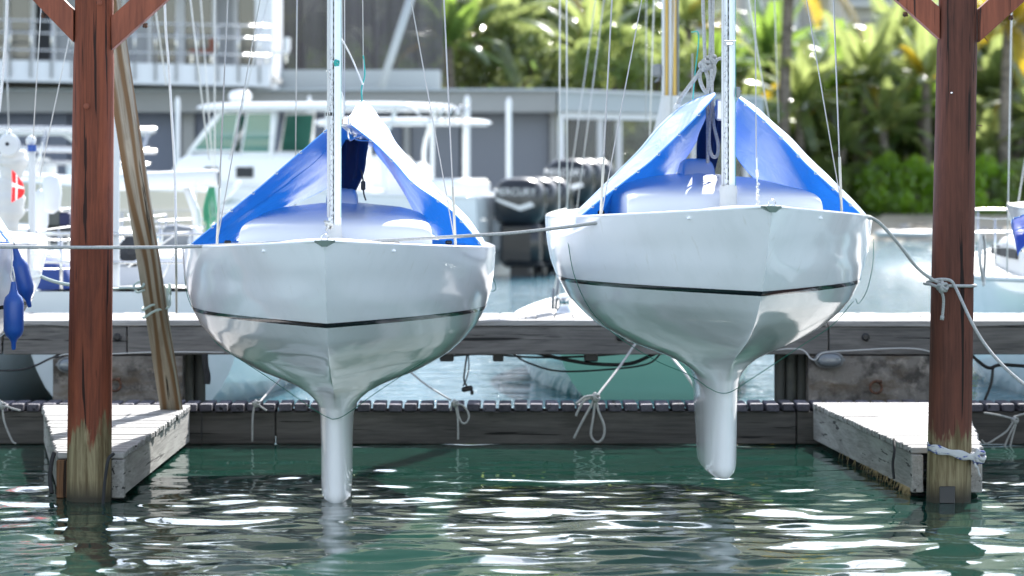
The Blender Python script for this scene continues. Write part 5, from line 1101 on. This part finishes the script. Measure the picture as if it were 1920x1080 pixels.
def glass_panel(parent, c4, name='window', m='tint', th=.03, frame=True):
    a = [Vector(v) for v in c4]; nrm = (a[1] - a[0]).cross(a[3] - a[0]).normalized() * th; b_ = MB().add([v + nrm * .5 for v in a] + [v - nrm * .5 for v in a], [(0, 1, 2, 3), (7, 6, 5, 4), (0, 4, 5, 1), (1, 5, 6, 2), (2, 6, 7, 3), (3, 7, 4, 0)])
    o = obj(name, b_, M[m], parent, local=True)
    if frame: obj('window_frame', MB().tube(a + [a[0]], .035, 6), M['pgel'], o, smooth=True, local=True)
    return o
def ttop(parent, x0, x1, w_, z, legs, th=.14):
    o = obj('hard_top', dome(0, x0, x1, w_ * 2, z, lambda f, a: th, 5, 5, 16, 16), M['pgel'], parent, smooth=True, local=True)
    me = o.data
    for v in me.vertices: v.co = (v.co.y, v.co.x, v.co.z)
    me.flip_normals()
    obj('hard_top_underside', MB().cbox(((x0 + x1) / 2, 0, z - .03), ((x1 - x0) * .96, w_ * 1.92, .06), .02), M['pgel'], parent, local=True)
    for s in (-1, 1):
        for pts in legs: obj('top_strut', MB().tube(cr([(a, s * b2, c) for a, b2, c in pts], 4), .05, 8), M['pgel'], parent, smooth=True, local=True)
# boat A: pilothouse boat with triple engines, stern to the right
def heading(v): return math.atan2(v[1], v[0])
A_ = thing('powerboat', 'white pilothouse powerboat with three black outboard engines', 'powerboat', (-.20, 76, 0), heading((-.93, .36)))
hull_loft(10.5, 3.1, 1.62, 2.25, .5, M['pgel'], A_)
ttop(A_, 1.6, 6.6, 1.35, 3.52, [[(2.2, 1.2, 1.6), (2.3, 1.15, 2.6), (2.0, 1.1, 3.5)], [(3.6, 1.15, 1.6), (3.6, 1.1, 3.5)], [(5.0, 1.05, 1.9), (4.9, 1.05, 3.5)], [(7.0, .95, 2.5), (6.1, 1.0, 3.5)]])
o = obj('cabin', dome(0, -1.12, 1.12, 2.2, 1.55, lambda f, a: 1.05, 8, 8, 18, 18), M['pgel'], A_, smooth=True, local=True)
for v in o.data.vertices: x_, y_, z_ = v.co; v.co = (5.6 + x_ * 1.75 + (z_ - 1.55) * -.3, y_, z_)
for s in (-1, 1):
    glass_panel(A_, [(6.95, s * .98, 2.6), (5.9, s * .98, 2.6), (5.75, s * .98, 3.42), (6.25, s * .98, 3.42)]); glass_panel(A_, [(5.7, s * .99, 2.55), (4.95, s * .99, 2.55), (4.85, s * .99, 3.42), (5.55, s * .99, 3.42)])
    glass_panel(A_, [(6.6, s * 1.135, 2.05), (6.2, s * 1.135, 2.05), (6.2, s * 1.135, 2.25), (6.5, s * 1.135, 2.25)], m='dark', frame=False); glass_panel(A_, [(5.75, s * 1.135, 2.02), (5.35, s * 1.135, 2.02), (5.35, s * 1.135, 2.25), (5.75, s * 1.135, 2.25)], m='dark', frame=False)
glass_panel(A_, [(7.0, -.9, 2.6), (7.0, .9, 2.6), (6.3, .9, 3.42), (6.3, -.9, 3.42)])
obj('radar_dome', MB().lathe([(.05, 0), (.24, .05), (.26, .16), (.2, .25), (.05, .28)], (6.2, 0, 3.66), 18), M['pgel'], A_, smooth=60, local=True)
for k in range(3): obj('helm_seat', MB().cbox((3.9, -.7 + .7 * k, 2.15), (.5, .55, .9), .1).cbox((3.7, -.7 + .7 * k, 2.6), (.18, .5, .6), .08), M['white'], A_, smooth=40, local=True)
obj('stern_seat', MB().cbox((1.0, 0, 1.75), (.6, 2.3, .5), .1).cbox((2.2, .0, 1.9), (.9, .9, .9), .15), M['pgel'], A_, smooth=40, local=True)
obj('rod_rack', MB().tube([(1.6, -1.2, 3.55), (1.3, -1.2, 3.2), (2.2, -1.2, 3.2)], .03, 6).tube([(1.6, 1.2, 3.55), (1.3, 1.2, 3.2), (2.2, 1.2, 3.2)], .03, 6).tube([(1.3, -1.2, 3.2), (1.3, 1.2, 3.2)], .03, 6), M['pgel'], A_, smooth=True, local=True)
for k in range(5): obj('rod_holder', MB().tube([(1.35, -.9 + .45 * k, 3.18), (1.15, -.9 + .45 * k, 3.58)], .035, 8), M['steel'], A_, smooth=True, local=True)
for k in range(3): engine(A_, -.34, .80 - .80 * k, 1.06, 1.25, True)
B_ = thing('powerboat', 'white powerboat with black outboards moored behind the pilothouse boat', 'powerboat', (.95, 82, 0), heading((-.93, .36)))
hull_loft(9.5, 3.0, 1.55, 2.1, .5, M['pgel'], B_)
for k in range(3): engine(B_, -.30, .75 - .72 * k, 1.42, 1.3, True)
ttop(B_, 2.0, 5.5, 1.2, 3.25, [[(2.6, 1.0, 1.5), (2.6, 1.0, 3.25)], [(4.8, 1.0, 1.7), (4.8, 1.0, 3.25)]]); obj('console', MB().cbox((4.2, 0, 1.95), (1.1, 1.1, 1.1), .15), M['pgel'], B_, smooth=40, local=True)
# boat C: centre console with T-top, left
C_ = thing('powerboat', 'white centre console powerboat with a curved top, behind the raw leaning plank', 'powerboat', (-7.4, 72, 0), heading((-1, .12)))
hull_loft(8.6, 2.8, 1.75, 2.15, .4, M['pgel'], C_)
ttop(C_, .1, 3.6, 1.2, 2.95, [[(.5, 1.0, 1.7), (.9, 1.0, 2.5), (1.5, 1.0, 2.95)], [(2.9, 1.0, 1.7), (2.6, 1.0, 2.95)]], .12)
for z_ in (2.35, 2.65): obj('side_rail', MB().tube([(.2, -1.15, z_ - .05), (4.2, -1.15, z_ + .05)], .035, 6).tube([(.2, 1.15, z_ - .05), (4.2, 1.15, z_ + .05)], .035, 6), M['steel'], C_, smooth=True, local=True)
for k in range(4): obj('windscreen_post', MB().tube([(3.0 + .5 * k, -1.1, 2.65), (3.3 + .5 * k, -1.1, 1.8)], .035, 6), M['pgel'], C_, smooth=True, local=True)
obj('console', MB().cbox((2.4, 0, 1.95), (.9, 1.0, 1.0), .15), M['pgel'], C_, smooth=40, local=True)
# boat D: beige-bottomed hull with a bow rail, far left
D_ = thing('powerboat', 'white powerboat with beige underside and bow rail at the far left', 'powerboat', (-5.6, 66, .0), heading((-1, -.10)))
hull_loft(7.5, 2.6, 1.85, 2.45, .2, M['pbeige'], D_); obj('white_band', MB().tube([(0, -1.32, 1.85), (2.5, -1.33, 1.93), (4.5, -1.22, 2.08), (6.3, -.7, 2.28)], .16, 8), M['pgel'], D_, smooth=True, local=True)
for z_ in (2.55, 2.95): obj('bow_rail', MB().tube(cr([(1.0, -1.2, z_), (4, -1.1, z_ + .04), (6.3, -.6, z_ + .03), (6.9, 0, z_), (6.3, .6, z_ + .03), (4, 1.1, z_ + .04), (1.0, 1.2, z_)], 5), .035, 6), M['steel'], D_, smooth=True, local=True)
for k in range(6): obj('rail_post', MB().tube([(1.4 + k * .95, -1.15 + (.12 * k * k * .2), 1.95), (1.15 + k * .95, -1.15 + (.12 * k * k * .2), 2.96)], .028, 6), M['steel'], D_, smooth=True, local=True)
# low white boats in front of them
E_ = thing('powerboat', 'low white open boat lying in front of the pilothouse boat', 'powerboat', (-1.6, 64, -.25), heading((-1, -.05)))
hull_loft(7.5, 2.4, 1.15, 1.5, .3, M['pgel'], E_); obj('console', MB().cbox((3.2, 0, 1.5), (.8, .9, .9), .12), M['pgel'], E_, smooth=40, local=True); glass_panel(E_, [(3.6, -.5, 1.9), (3.6, .5, 1.9), (3.3, .5, 2.25), (3.3, -.5, 2.25)])
# ================================================================ CRUISING YACHTS JUST BEYOND THE DOCK (end-on unless noted)
M['ygel'] = mat('yacht_gelcoat', (.66, .70, .70), .12, coat=.4, var=[((1, 1, 1), (.58, .64, .63), .45, .6)]); M['ygreenrefl'] = mat('green_reflection_hull', (.17, .36, .27), .12, coat=.4); M['mastgrey'] = mat('silver_mast', (.42, .44, .47), .35, metal=.4)  # green hull colour stands in for light reflected off the water
def yacht(px, Y, hdg, L, B, fbd, label, m='ygel', mast=None, mw=.07, boomv=None, mm='alu', mx=None, lines=(), stan=True, nst=5, cab=True):
    t = thing('yacht', label, 'yacht', (px2(px, Y), Y, 0), hdg)
    g = []
    for i in range(27):
        f = i / 26; x = L * f; w_ = B / 2 * (.72 + .28 * math.sin(math.pi * min(1, f / .45) / 2)) * (1 - max(0, (f - .40) / .60) ** 2.0) ** .85 if f < .999 else .012
        zt_ = fbd + .12 * (2 * f - .8) ** 2; zb = -.45 * math.sin(math.pi * min(1, f * .9 + .08)) ** .6 + zt_ * .9 * max(0, (f - .93) / .07)
        row = [(x, -w_ * math.sin(a) ** .75 if a < math.pi / 2 + 1e-6 else 0, 0) for a in (0,)]
        pr = [(w_ * math.cos(a) ** .55 if a < 1.57 else 0, zt_ - (zt_ - zb) * math.sin(a) ** 1.15) for a in np.linspace(0, math.pi / 2, 10)]
        g.append([(x, -a, b2) for a, b2 in pr] + [(x, a, b2) for a, b2 in pr[::-1][1:]])
    b_ = MB().grid(g); b_.add(g[0], [tuple(range(19))]); obj('hull', b_, M[m], t, smooth=50, local=True)
    obj('deck', MB().grid([[(r[0][0], r[0][1] * k * .985, r[0][2] - .01 + .06 * (1 - k * k)) for k in (-1, -.5, 0, .5, 1)] for r in g]), M['ydeck'], t, smooth=True, local=True)
    obj('gunwale', MB().tube([r[0] for r in g] + [r[-1] for r in g][::-1], .028, 6), M['white'], t, smooth=True, local=True)
    if not cab: return t
    o = obj('cabin_trunk', dome(0, -1, 1, 1, fbd, lambda f, a: .42, 7, 6, 16, 18), M['white'], t, smooth=True, local=True)
    for v in o.data.vertices: a, b2, c = v.co; v.co = (L * .48 + b2 * L * .20, a * B * .58 * (1 - .18 * b2), c)
    o.data.flip_normals()
    for s in (-1, 1):
        for k in range(3): obj('cabin_window', MB().cbox((L * (.38 + .09 * k), s * B * .29 * (1.13 - .05 * k), fbd + .24), (L * .055, .02, .11), .005), M['dark'], t, local=True)
    if stan:
        for s in (-1, 1):
            tops = []
            for k in range(nst):
                f = .08 + .80 * k / (nst - 1); r = g[int(f * 26)][0]; a = Vector((r[0], s * abs(r[1]) * .95, r[2])); tp = a + Vector((0, 0, .62)); tops.append(tp)
                obj('stanchion', MB().tube([a, tp], .013, 6), M['steel'], t, smooth=True, local=True)
            for dz in (0, -.3): obj('lifeline', MB().tube([v + Vector((0, 0, dz)) for v in tops], .005, 5), M['wire'], t, local=True)
        for s0, xx in ((1, .97 * L), (-1, .02 * L)):
            wv = .22 * B if s0 == 1 else .33 * B; x1_ = xx - s0 * .8
            for dz in (.62, .34): obj('pulpit_rail' if s0 == 1 else 'pushpit_rail', MB().tube(cr([(x1_, -wv * 1.4, fbd + dz), (xx - s0 * .1, -wv * .8, fbd + dz + .02), (xx, 0, fbd + dz + .02), (xx - s0 * .1, wv * .8, fbd + dz + .02), (x1_, wv * 1.4, fbd + dz)], 5), .014, 6), M['steel'], t, smooth=True, local=True)
            for s in (-1, 1):
                for q_ in (.75, 1.3): obj('rail_leg', MB().tube([(xx - s0 * (.1 if q_ < 1 else .7), s * wv * q_, fbd), (xx - s0 * (.1 if q_ < 1 else .7), s * wv * q_, fbd + .62)], .013, 6), M['steel'], t, smooth=True, local=True)
    for s in (-1, 1):
        obj('winch', MB().lathe([(.07, 0), (.065, .03), (.045, .06), (.045, .12), (.065, .14), (.06, .17), (.02, .18)], (L * .2, s * B * .34, fbd + .06), 14), M['steel'], t, smooth=50, local=True)
    if mast:
        x_ = L * .56; ms_ = obj('mast', MB().tube([(x_, 0, fbd + .4), (x_, 0, mast)], mw, 16, True, 1.3, 1.0), M[mm], t, smooth=40, local=True)
        for s in (-1, 1):
            obj('shroud', MB().tube([(x_ - .1, s * B * .46, fbd + .05), (x_, s * B * .3, mast * .55), (x_, 0, mast - .2)], .006, 5), M['wire'], t, local=True); obj('shroud', MB().tube([(x_ + .1, s * B * .44, fbd + .05), (x_, 0, mast * .55)], .006, 5), M['wire'], t, local=True)
            obj('spreader', MB().tube([(x_, 0, mast * .55), (x_, s * B * .3, mast * .55)], .03, 6), M[mm], ms_, smooth=True, local=True)
        obj('forestay', MB().tube([(L * .98, 0, fbd + .1), (x_, 0, mast - .3)], .007, 5), M['wire'], t, local=True); obj('backstay', MB().tube([(.05, 0, fbd + .1), (x_, 0, mast)], .006, 5), M['wire'], t, local=True)
        if boomv:
            obj('boom', MB().tube([(x_ - .1, 0, fbd + boomv), (x_ - L * .42, 0, fbd + boomv + .08)], .085, 14), M[mm], t, smooth=40, local=True)
            pts = [(x_ - .15 - k * (L * .40) / 8, .02 * math.sin(k), fbd + boomv + .17 + .02 * math.sin(k * 2.1)) for k in range(9)]; obj('sail_cover', MB().tube(cr(pts, 3), [.10 + .02 * math.sin(i) for i in range(25)], 10), M['canvas'], t, smooth=True, local=True)
    return t
M['ydeck'] = mat('cream_deck', (.48, .48, .45), .6); M['ysage'] = mat('sage_grey_hull', (.30, .34, .30), .2, coat=.3)
Y1 = yacht(250, 35.2, R(88), 9.5, 3.1, 1.02, 'white yacht end-on beyond the dock between the left red post and the left boat', mast=None)
Y2 = yacht(1225, 36.5, R(91), 9.0, 2.75, .60, 'yacht under the dock, hull tinted green as water reflection, with a yellow striped mast', m='ygreenrefl', mast=None, stan=False, cab=False)
Y3 = yacht(2200, 35.0, R(92), 9.0, 3.0, 1.15, 'white yacht with stanchions at the right picture edge beyond the dock', m='ygel', mast=None)
Y4 = yacht(-330, 34.8, R(70), 9.0, 3.0, .95, 'white yacht at the left picture edge beyond the dock', mast=None)
Y5 = yacht(560, 50, R(176), 8.5, 2.7, 1.05, 'white yacht lying broadside with its boom beside the green net', mast=None)
Y6 = yacht(140, 44, R(171), 8.0, 2.6, 1.15, 'white yacht lying broadside left of the left red post', mast=None, m='ysage')
_u = (lambda *a, **k: None)(140, 44, R(171), 8.0, 2.6, 1.15, 'white yacht lying broadside left of the left red post', mast=None)
# yellow striped mast of the reflection-tinted yacht
M['spruce'] = mat('varnished_yellow_mast', (.58, .36, .06), .35, coat=.3)
mY = 38.5; ax = px2(1257, mY)
def pt(px, py): return P(px, py, mY)
tm = bpy.data.objects.new('striped_mast', None); S.collection.objects.link(tm); tm.parent = None
tm.location = (ax, mY, .9); tag(tm, 'tall mast with yellow and grey vertical stripes and a white cover below', 'mast')
for a, c, m_, dy in ((1241, 1247, 'white', .01), (1247, 1253, 'spruce', 0), (1253, 1260, 'mastgrey', -.01), (1260, 1268, 'spruce', 0), (1268, 1273, 'grey', .01)):
    xa, xb = px2(a, mY), px2(c, mY); obj('mast_stave', MB().cbox(((xa + xb) / 2, mY + dy, 6.6), (xb - xa - .002, .12, 7.6), .012), M[m_], tm)
obj('mast_foot', MB().cbox((ax, mY, 1.6), (.20, .18, 2.4), .03), M['white'], tm)
g = []
for i, (yy, l, r_) in enumerate([(180, 1240, 1272), (215, 1232, 1275), (250, 1222, 1272), (290, 1214, 1275), (330, 1206, 1290)]):
    a, c = pt(l, yy), pt(r_, yy); g.append([((a.x + c.x) / 2 + (c.x - a.x) / 2 * math.cos(q_) * (1 + .08 * math.sin(3 * q_ + i)), mY - .05 + .2 * math.sin(q_), a.z) for q_ in np.linspace(0, 2 * math.pi, 20, endpoint=False)])
G_ = [cr([g[i][k] for i in range(5)], 5) for k in range(20)]; obj('sail_cover', MB().grid([[G_[k][i] for k in range(20)] for i in range(len(G_[0]))], True), M['canvas'], tm, smooth=True)
obj('mast_light', MB().cbox(P(1232, 132, mY), (.10, .1, .14), .02).tube([P(1236, 150, mY), P(1228, 155, mY), P(1240, 140, mY)], .012, 6), M['grey'], tm)
# rig lines of the farther yachts
LNS = [((1062, -60), (1064, 420), 'pale'), ((1125, -60), (1035, 580), 'dark'), ((1140, -60), (1060, 560), 'dark'), ((1050, -60), (1048, 560), 'pale'), ((1212, -60), (1211, 225), 'dark'), ((1228, -60), (1218, 270), 'pale'), ((1266, -60), (1258, 230), 'dark'), ((1390, -80), (1448, 260), 'pale'), ((1450, -60), (1460, 230), 'dark'), ((1298, 100), (1300, 330), 'dark'),
       ((350, -60), (392, 300), 'pale'), ((372, -60), (400, 330), 'pale'), ((402, -60), (403, 340), 'pale'), ((280, -60), (312, 160), 'pale'), ((1898, -60), (1888, 520), 'pale'), ((1930, 250), (1906, 400), 'pale'), ((12, 100), (17, 260), 'dark'), ((512, -40), (430, 300), 'dark')]
DS = ['left of all lines before the pavilion', 'slanting down past the black outboards', 'slanting down just right of the similar one by the outboards', 'upright before the palms left of the pavilion corner', 'close left of the yellow striped mast', 'beside the yellow striped mast on its left', 'crossing the yellow striped mast', 'slanting behind the right mast', 'upright right of the right mast', 'behind the knotted lifting ropes',
      'slanting before the balcony nearest the raw leaning plank', 'slanting before the balcony, middle of three', 'upright before the balcony, right of three', 'before the balcony just right of the left red post', 'upright right of the right red post', 'short one at the right picture edge above the tarp corner', 'short one by the pulley at the left picture edge', 'slanting down to the left tarp before the end wall']
for i, ((a, c, k), ds) in enumerate(zip(LNS, DS)):
    Yl = 36 + (i * 5) % 7; tag(line('rig_line', [P(*a, Yl), P(*c, Yl)], .0075 if k == 'pale' else .006, M['ropew'] if k == 'pale' else M['wire']), ('pale' if k == 'pale' else 'dark') + ' rigging line ' + ds, 'wire')
# assorted gear on the left, beyond the dock
t = thing('white_pole', 'slim white upright pole with a blue band left of the left red post', 'pole', P(60, 560, 36)); obj('pole_shaft', MB().tube([P(60, 580, 36), P(60, 275, 36)], .036, 12), M['white'], t, smooth=40); obj('pole_band', MB().tube([P(60, 284, 35.95), P(60, 272, 35.95)], .045, 12), M['fender'], t, smooth=40); obj('pole_knob', MB().lathe([(.02, -.05), (.05, -.02), (.055, .02), (.03, .05), (.005, .06)], P(58, 265, 36), 14), M['white'], t, smooth=True)
t = thing('pulley_block', 'large white pulley block hanging at the left picture edge', 'pulley', P(17, 270, 36)); obj('cheek', MB().lathe([(.01, -.03), (.10, -.03), (.12, 0), (.10, .03), (.01, .03)], P(17, 272, 36), 20, Matrix.Rotation(R(90), 3, 'X')), M['white'], t, smooth=40); obj('pin', MB().lathe([(.02, 0), (.02, .03)], P(14, 270, 35.9), 10, Matrix.Rotation(R(90), 3, 'X')), M['dark'], t); obj('shackle', MB().tube(cr([P(12, 256, 36), P(17, 246, 36), P(22, 256, 36)]), .015, 6), M['steel'], t, smooth=True)
t = thing('furled_sail', 'bundled white sail hanging under the pulley at the left picture edge', 'sail', P(22, 330, 36.2))
pts = [P(20, 285, 36.2), P(24, 310, 36.2), P(16, 340, 36.2), P(18, 380, 36.2), P(14, 420, 36.2), P(12, 470, 36.2)]; obj('sail_cloth', MB().tube(cr(pts, 5), [.13 + .03 * math.sin(i * .5) + .015 * math.sin(i * 1.9) for i in range(26)], 12), M['canvas'], t, smooth=True)
t = thing('red_flag', 'small red flag with a white cross hanging at the left picture edge', 'flag', P(30, 350, 35)); M['red'] = mat('red_cloth', (.62, .02, .03), .7, trans=.4, tcol=(.8, .03, .03)); M['wcloth'] = mat('white_cloth', (.75, .72, .72), .7, trans=.3)
def flagp(u, v, off=0): x = 22 + u * (20 + 3 * math.sin(v * 3)); y = 318 + v * 62 + u * 22 * (1 - v) - u * 12 * v; p = P(x, y, 35.0); p.y += .03 * math.sin(u * 5 + v * 4) + off; return p
for (u0, u1, v0, v1, m_) in ((0, .35, 0, .38, 'red'), (.35, .5, 0, 1, 'wcloth'), (.5, 1, 0, .38, 'red'), (0, .35, .38, .52, 'wcloth'), (.5, 1, .38, .52, 'wcloth'), (0, .35, .52, 1, 'red'), (.5, 1, .52, 1, 'red')):
    obj('flag_cloth', MB().grid([[flagp(u0 + (u1 - u0) * i / 5, v0 + (v1 - v0) * j / 6) for i in range(6)] for j in range(7)]), M[m_], t, smooth=True)
t = thing('green_net', 'bundle of green netting hanging from the white boom left of the left boat', 'net', P(395, 400, 41)); M['net'] = mat('green_netting', (.10, .40, .24), .8, trans=.3, tcol=(.15, .5, .3))
b_ = MB()
for k in range(34):
    x0 = random.uniform(-9, 9); b_.tube(cr([P(397 + x0 * .4, 345, 41), P(394 + x0 * 1.3, 385, 41 + random.uniform(-.1, .1)), P(396 + x0 * 1.6, 410, 41 + random.uniform(-.1, .1)), P(394 + x0 * .8, 436 + random.uniform(-30, 16), 41)], 4), .006, 4)
obj('netting', b_, M['net'], t)
t = thing('davit_boom', 'thick white boom ending above the green net', 'boom', P(330, 330, 41)); obj('spar', MB().tube([P(150, 344, 41), P(408, 334, 41)], .105, 16), M['white'], t, smooth=40); obj('spar_end', MB().tube([P(405, 334, 41), P(413, 334, 41)], .085, 12), M['grey'], t, smooth=40); obj('gaff', MB().tube([P(350, 350, 41.1), P(368, 400, 41.1), P(375, 470, 41.1)], .05, 8), M['white'], t, smooth=True)
t = thing('lifebuoy_cover', 'white oblong float leaning beside the left red post', 'float', P(97, 360, 38)); obj('float_body', MB().lathe([(.02, -.22), (.09, -.17), (.11, 0), (.09, .16), (.03, .2)], P(97, 362, 38), 16), M['white'], t, smooth=True)
t = thing('solar_panel', 'grey folded seat back beyond the dock right of the raw leaning plank', 'seat', P(338, 450, 40)); obj('seat_back', MB().cbox(P(340, 450, 40), (.42, .1, .30), .07, Matrix.Rotation(R(4), 3, 'Y')), M['grey'], t, smooth=40); obj('seat_frame', MB().tube(cr([P(300, 500, 40), P(310, 430, 40), P(345, 425, 40), P(372, 440, 40), P(368, 500, 40)]), .014, 6), M['steel'], t, smooth=True)
t.name = 'folding_seat'
t = thing('blue_cover', 'dark blue canvas cover on the deck beyond the dock left of the left red post', 'cover', P(90, 540, 37))
o = obj('cover_cloth', dome(P(88, 540, 37).x, 36.7, 37.6, .62, P(88, 575, 37).z, lambda f, a: .52, 3, 3, 18, 14), mat('blue_canvas', (.02, .05, .20), .8, bump=((20, 20, 20), .5, .01)), t, smooth=True)
t = thing('white_pole', 'white tube standing just right of the left red post beyond the dock', 'pole', P(218, 560, 35.5)); obj('pole_shaft', MB().tube([P(216, 585, 35.5), P(216, -100, 35.5)], .045, 14), M['white'], t, smooth=40)
crm = MB()
for (x0, y0, x1, y1) in ((30, 480, 95, 478), (95, 478, 128, 560), (48, 505, 80, 560), (80, 560, 105, 500), (60, 478, 58, 585), (105, 500, 128, 520), (0, 440, 125, 452), (240, 500, 330, 440), (285, 500, 240, 400), (270, 590, 330, 470)):
    crm.tube([P(x0, y0, 37.4), P(x1, y1, 37.4)], .012, 6)
tag(obj('tube_frame', crm, M['steel']), 'bent stainless tube frame and struts beyond the dock around the left red post', 'frame')
def gear(name, label, cat, parts): 
    t = thing(name, label, cat, parts[0][2])
    for n_, m_, c, d, b_ in parts: obj(n_, MB().cbox(c, d, b_), M[m_], t, smooth=40)
gear('deck_box', 'white deck locker right of the raw leaning plank beyond the dock', 'locker', [('box', 'white', P(300, 560, 37.5), (.55, .5, .22), .06), ('lid', 'white', P(300, 540, 37.5), (.6, .55, .05), .02)])
gear('deck_box', 'low dark cockpit box partly behind the left boat shoulder', 'locker', [('box', 'dark', P(345, 490, 39), (.30, .4, .16), .04), ('lid', 'grey', P(345, 476, 39), (.34, .44, .03), .01)])
gear('deck_box', 'small white hatch box left of the left red post beyond the dock', 'locker', [('box', 'white', P(45, 560, 36.6), (.28, .3, .14), .04), ('lid', 'white', P(45, 545, 36.6), (.32, .34, .03), .01)])
w_ = thing('deck_winch', 'chrome winch on the yacht bow between the two boats', 'winch', P(1056, 582, 35.8)); obj('drum', MB().lathe([(.09, 0), (.085, .03), (.055, .07), (.055, .13), (.09, .16), (.085, .19), (.02, .20)], P(1058, 588, 35.8), 18), M['steel'], w_, smooth=50); obj('base', MB().cbox(P(1058, 592, 35.8), (.35, .3, .04), .01), M['white'], w_)
obj('turnbuckle', MB().tube([P(1036, 580, 35.8), P(1038, 540, 35.8)], .016, 8).tube([P(1042, 580, 35.8), P(1048, 520, 35.8)], .014, 8), M['grey'], w_, smooth=True)
def coil(): 
    t = thing('rope_coil', 'pale rope coil hanging on the lifeline right of the right red post', 'rope', P(1842, 460, 35.5))
    for k in range(3): obj('rope_loop', MB().tube(cr([P(1838 + k * 3, 440, 35.5), P(1835 + k * 2, 480, 35.5), P(1842 + k, 520 + k * 8, 35.5), P(1846 + k, 480, 35.5), P(1843 + k, 440, 35.5)]), .012, 6), M['ropew'], t, smooth=True)
coil()

# more clutter around the left berths
M['beige'] = mat('beige_canvas', (.42, .38, .30), .85, bump=((18, 18, 18), .5, .01)); M['orange'] = mat('orange_float', (.55, .12, .02), .5)
gear('spray_hood', 'dark folded spray hood beyond the dock between the left red post and the leaning plank', 'spray hood', [('hood', 'dark', P(250, 470, 38), (.35, .5, .34), .14), ('hood_rim', 'grey', P(250, 443, 37.9), (.38, .06, .04), .015)])
gear('cockpit_locker', 'beige canvas bundle on the deck left of the left red post', 'canvas bundle', [('bundle', 'beige', P(104, 505, 38), (.30, .5, .22), .09), ('tie', 'rope', P(104, 505, 37.74), (.03, .02, .24), .008)])
gear('engine_pod', 'small black engine cowl beyond the dock right of the leaning plank', 'engine', [('pod', 'cowl', P(318, 520, 38.5), (.24, .4, .34), .09), ('pod_band', 'silver', P(318, 512, 38.29), (.18, .02, .03), .006)])
gear('equipment_rack', 'dark shelf of gear between the pole and the left red post', 'rack', [('shelf', 'dark', P(110, 430, 41), (.45, .4, .05), .01), ('box', 'sheet', P(102, 410, 41), (.2, .3, .2), .03), ('box', 'navy', P(122, 412, 41), (.14, .3, .18), .03)])
for px, py, Y, lb in ((206, 470, 37, 'white oval fender hanging between the left red post and the leaning plank'), (366, 470, 40, 'white oval fender hanging just left of the left boat shoulder'), (75, 400, 40, 'white oval fender hanging left of the left red post')):
    t = thing('fender', lb, 'fender', P(px, py, Y)); obj('fender_body', MB().lathe([(.01, -.26), (.06, -.22), (.095, -.12), (.095, .12), (.06, .22), (.02, .27)], P(px, py, Y), 16), M['white'], t, smooth=True); obj('fender_line', MB().tube([P(px, py, Y) + Vector((0, 0, .26)), P(px, py, Y) + Vector((.02, 0, .8))], .006, 5), M['ropew'], t)
t = thing('life_ring', 'orange life ring hung beyond the dock beside the leaning plank', 'life ring', P(262, 520, 38.6)); obj('ring_body', MB().tube([P(262, 520, 38.6) + Vector((.17 * math.cos(a), .02, .17 * math.sin(a))) for a in np.linspace(0, 2 * math.pi, 25)], .045, 8), M['orange'], t, smooth=True)
for k in range(4): a = k * math.pi / 2 + .4; obj('ring_band', MB().tube([P(262, 520, 38.6) + Vector((.17 * math.cos(q_), .02, .17 * math.sin(q_))) for q_ in (a - .12, a, a + .12)], .050, 8, False), M['white'], t, smooth=True)
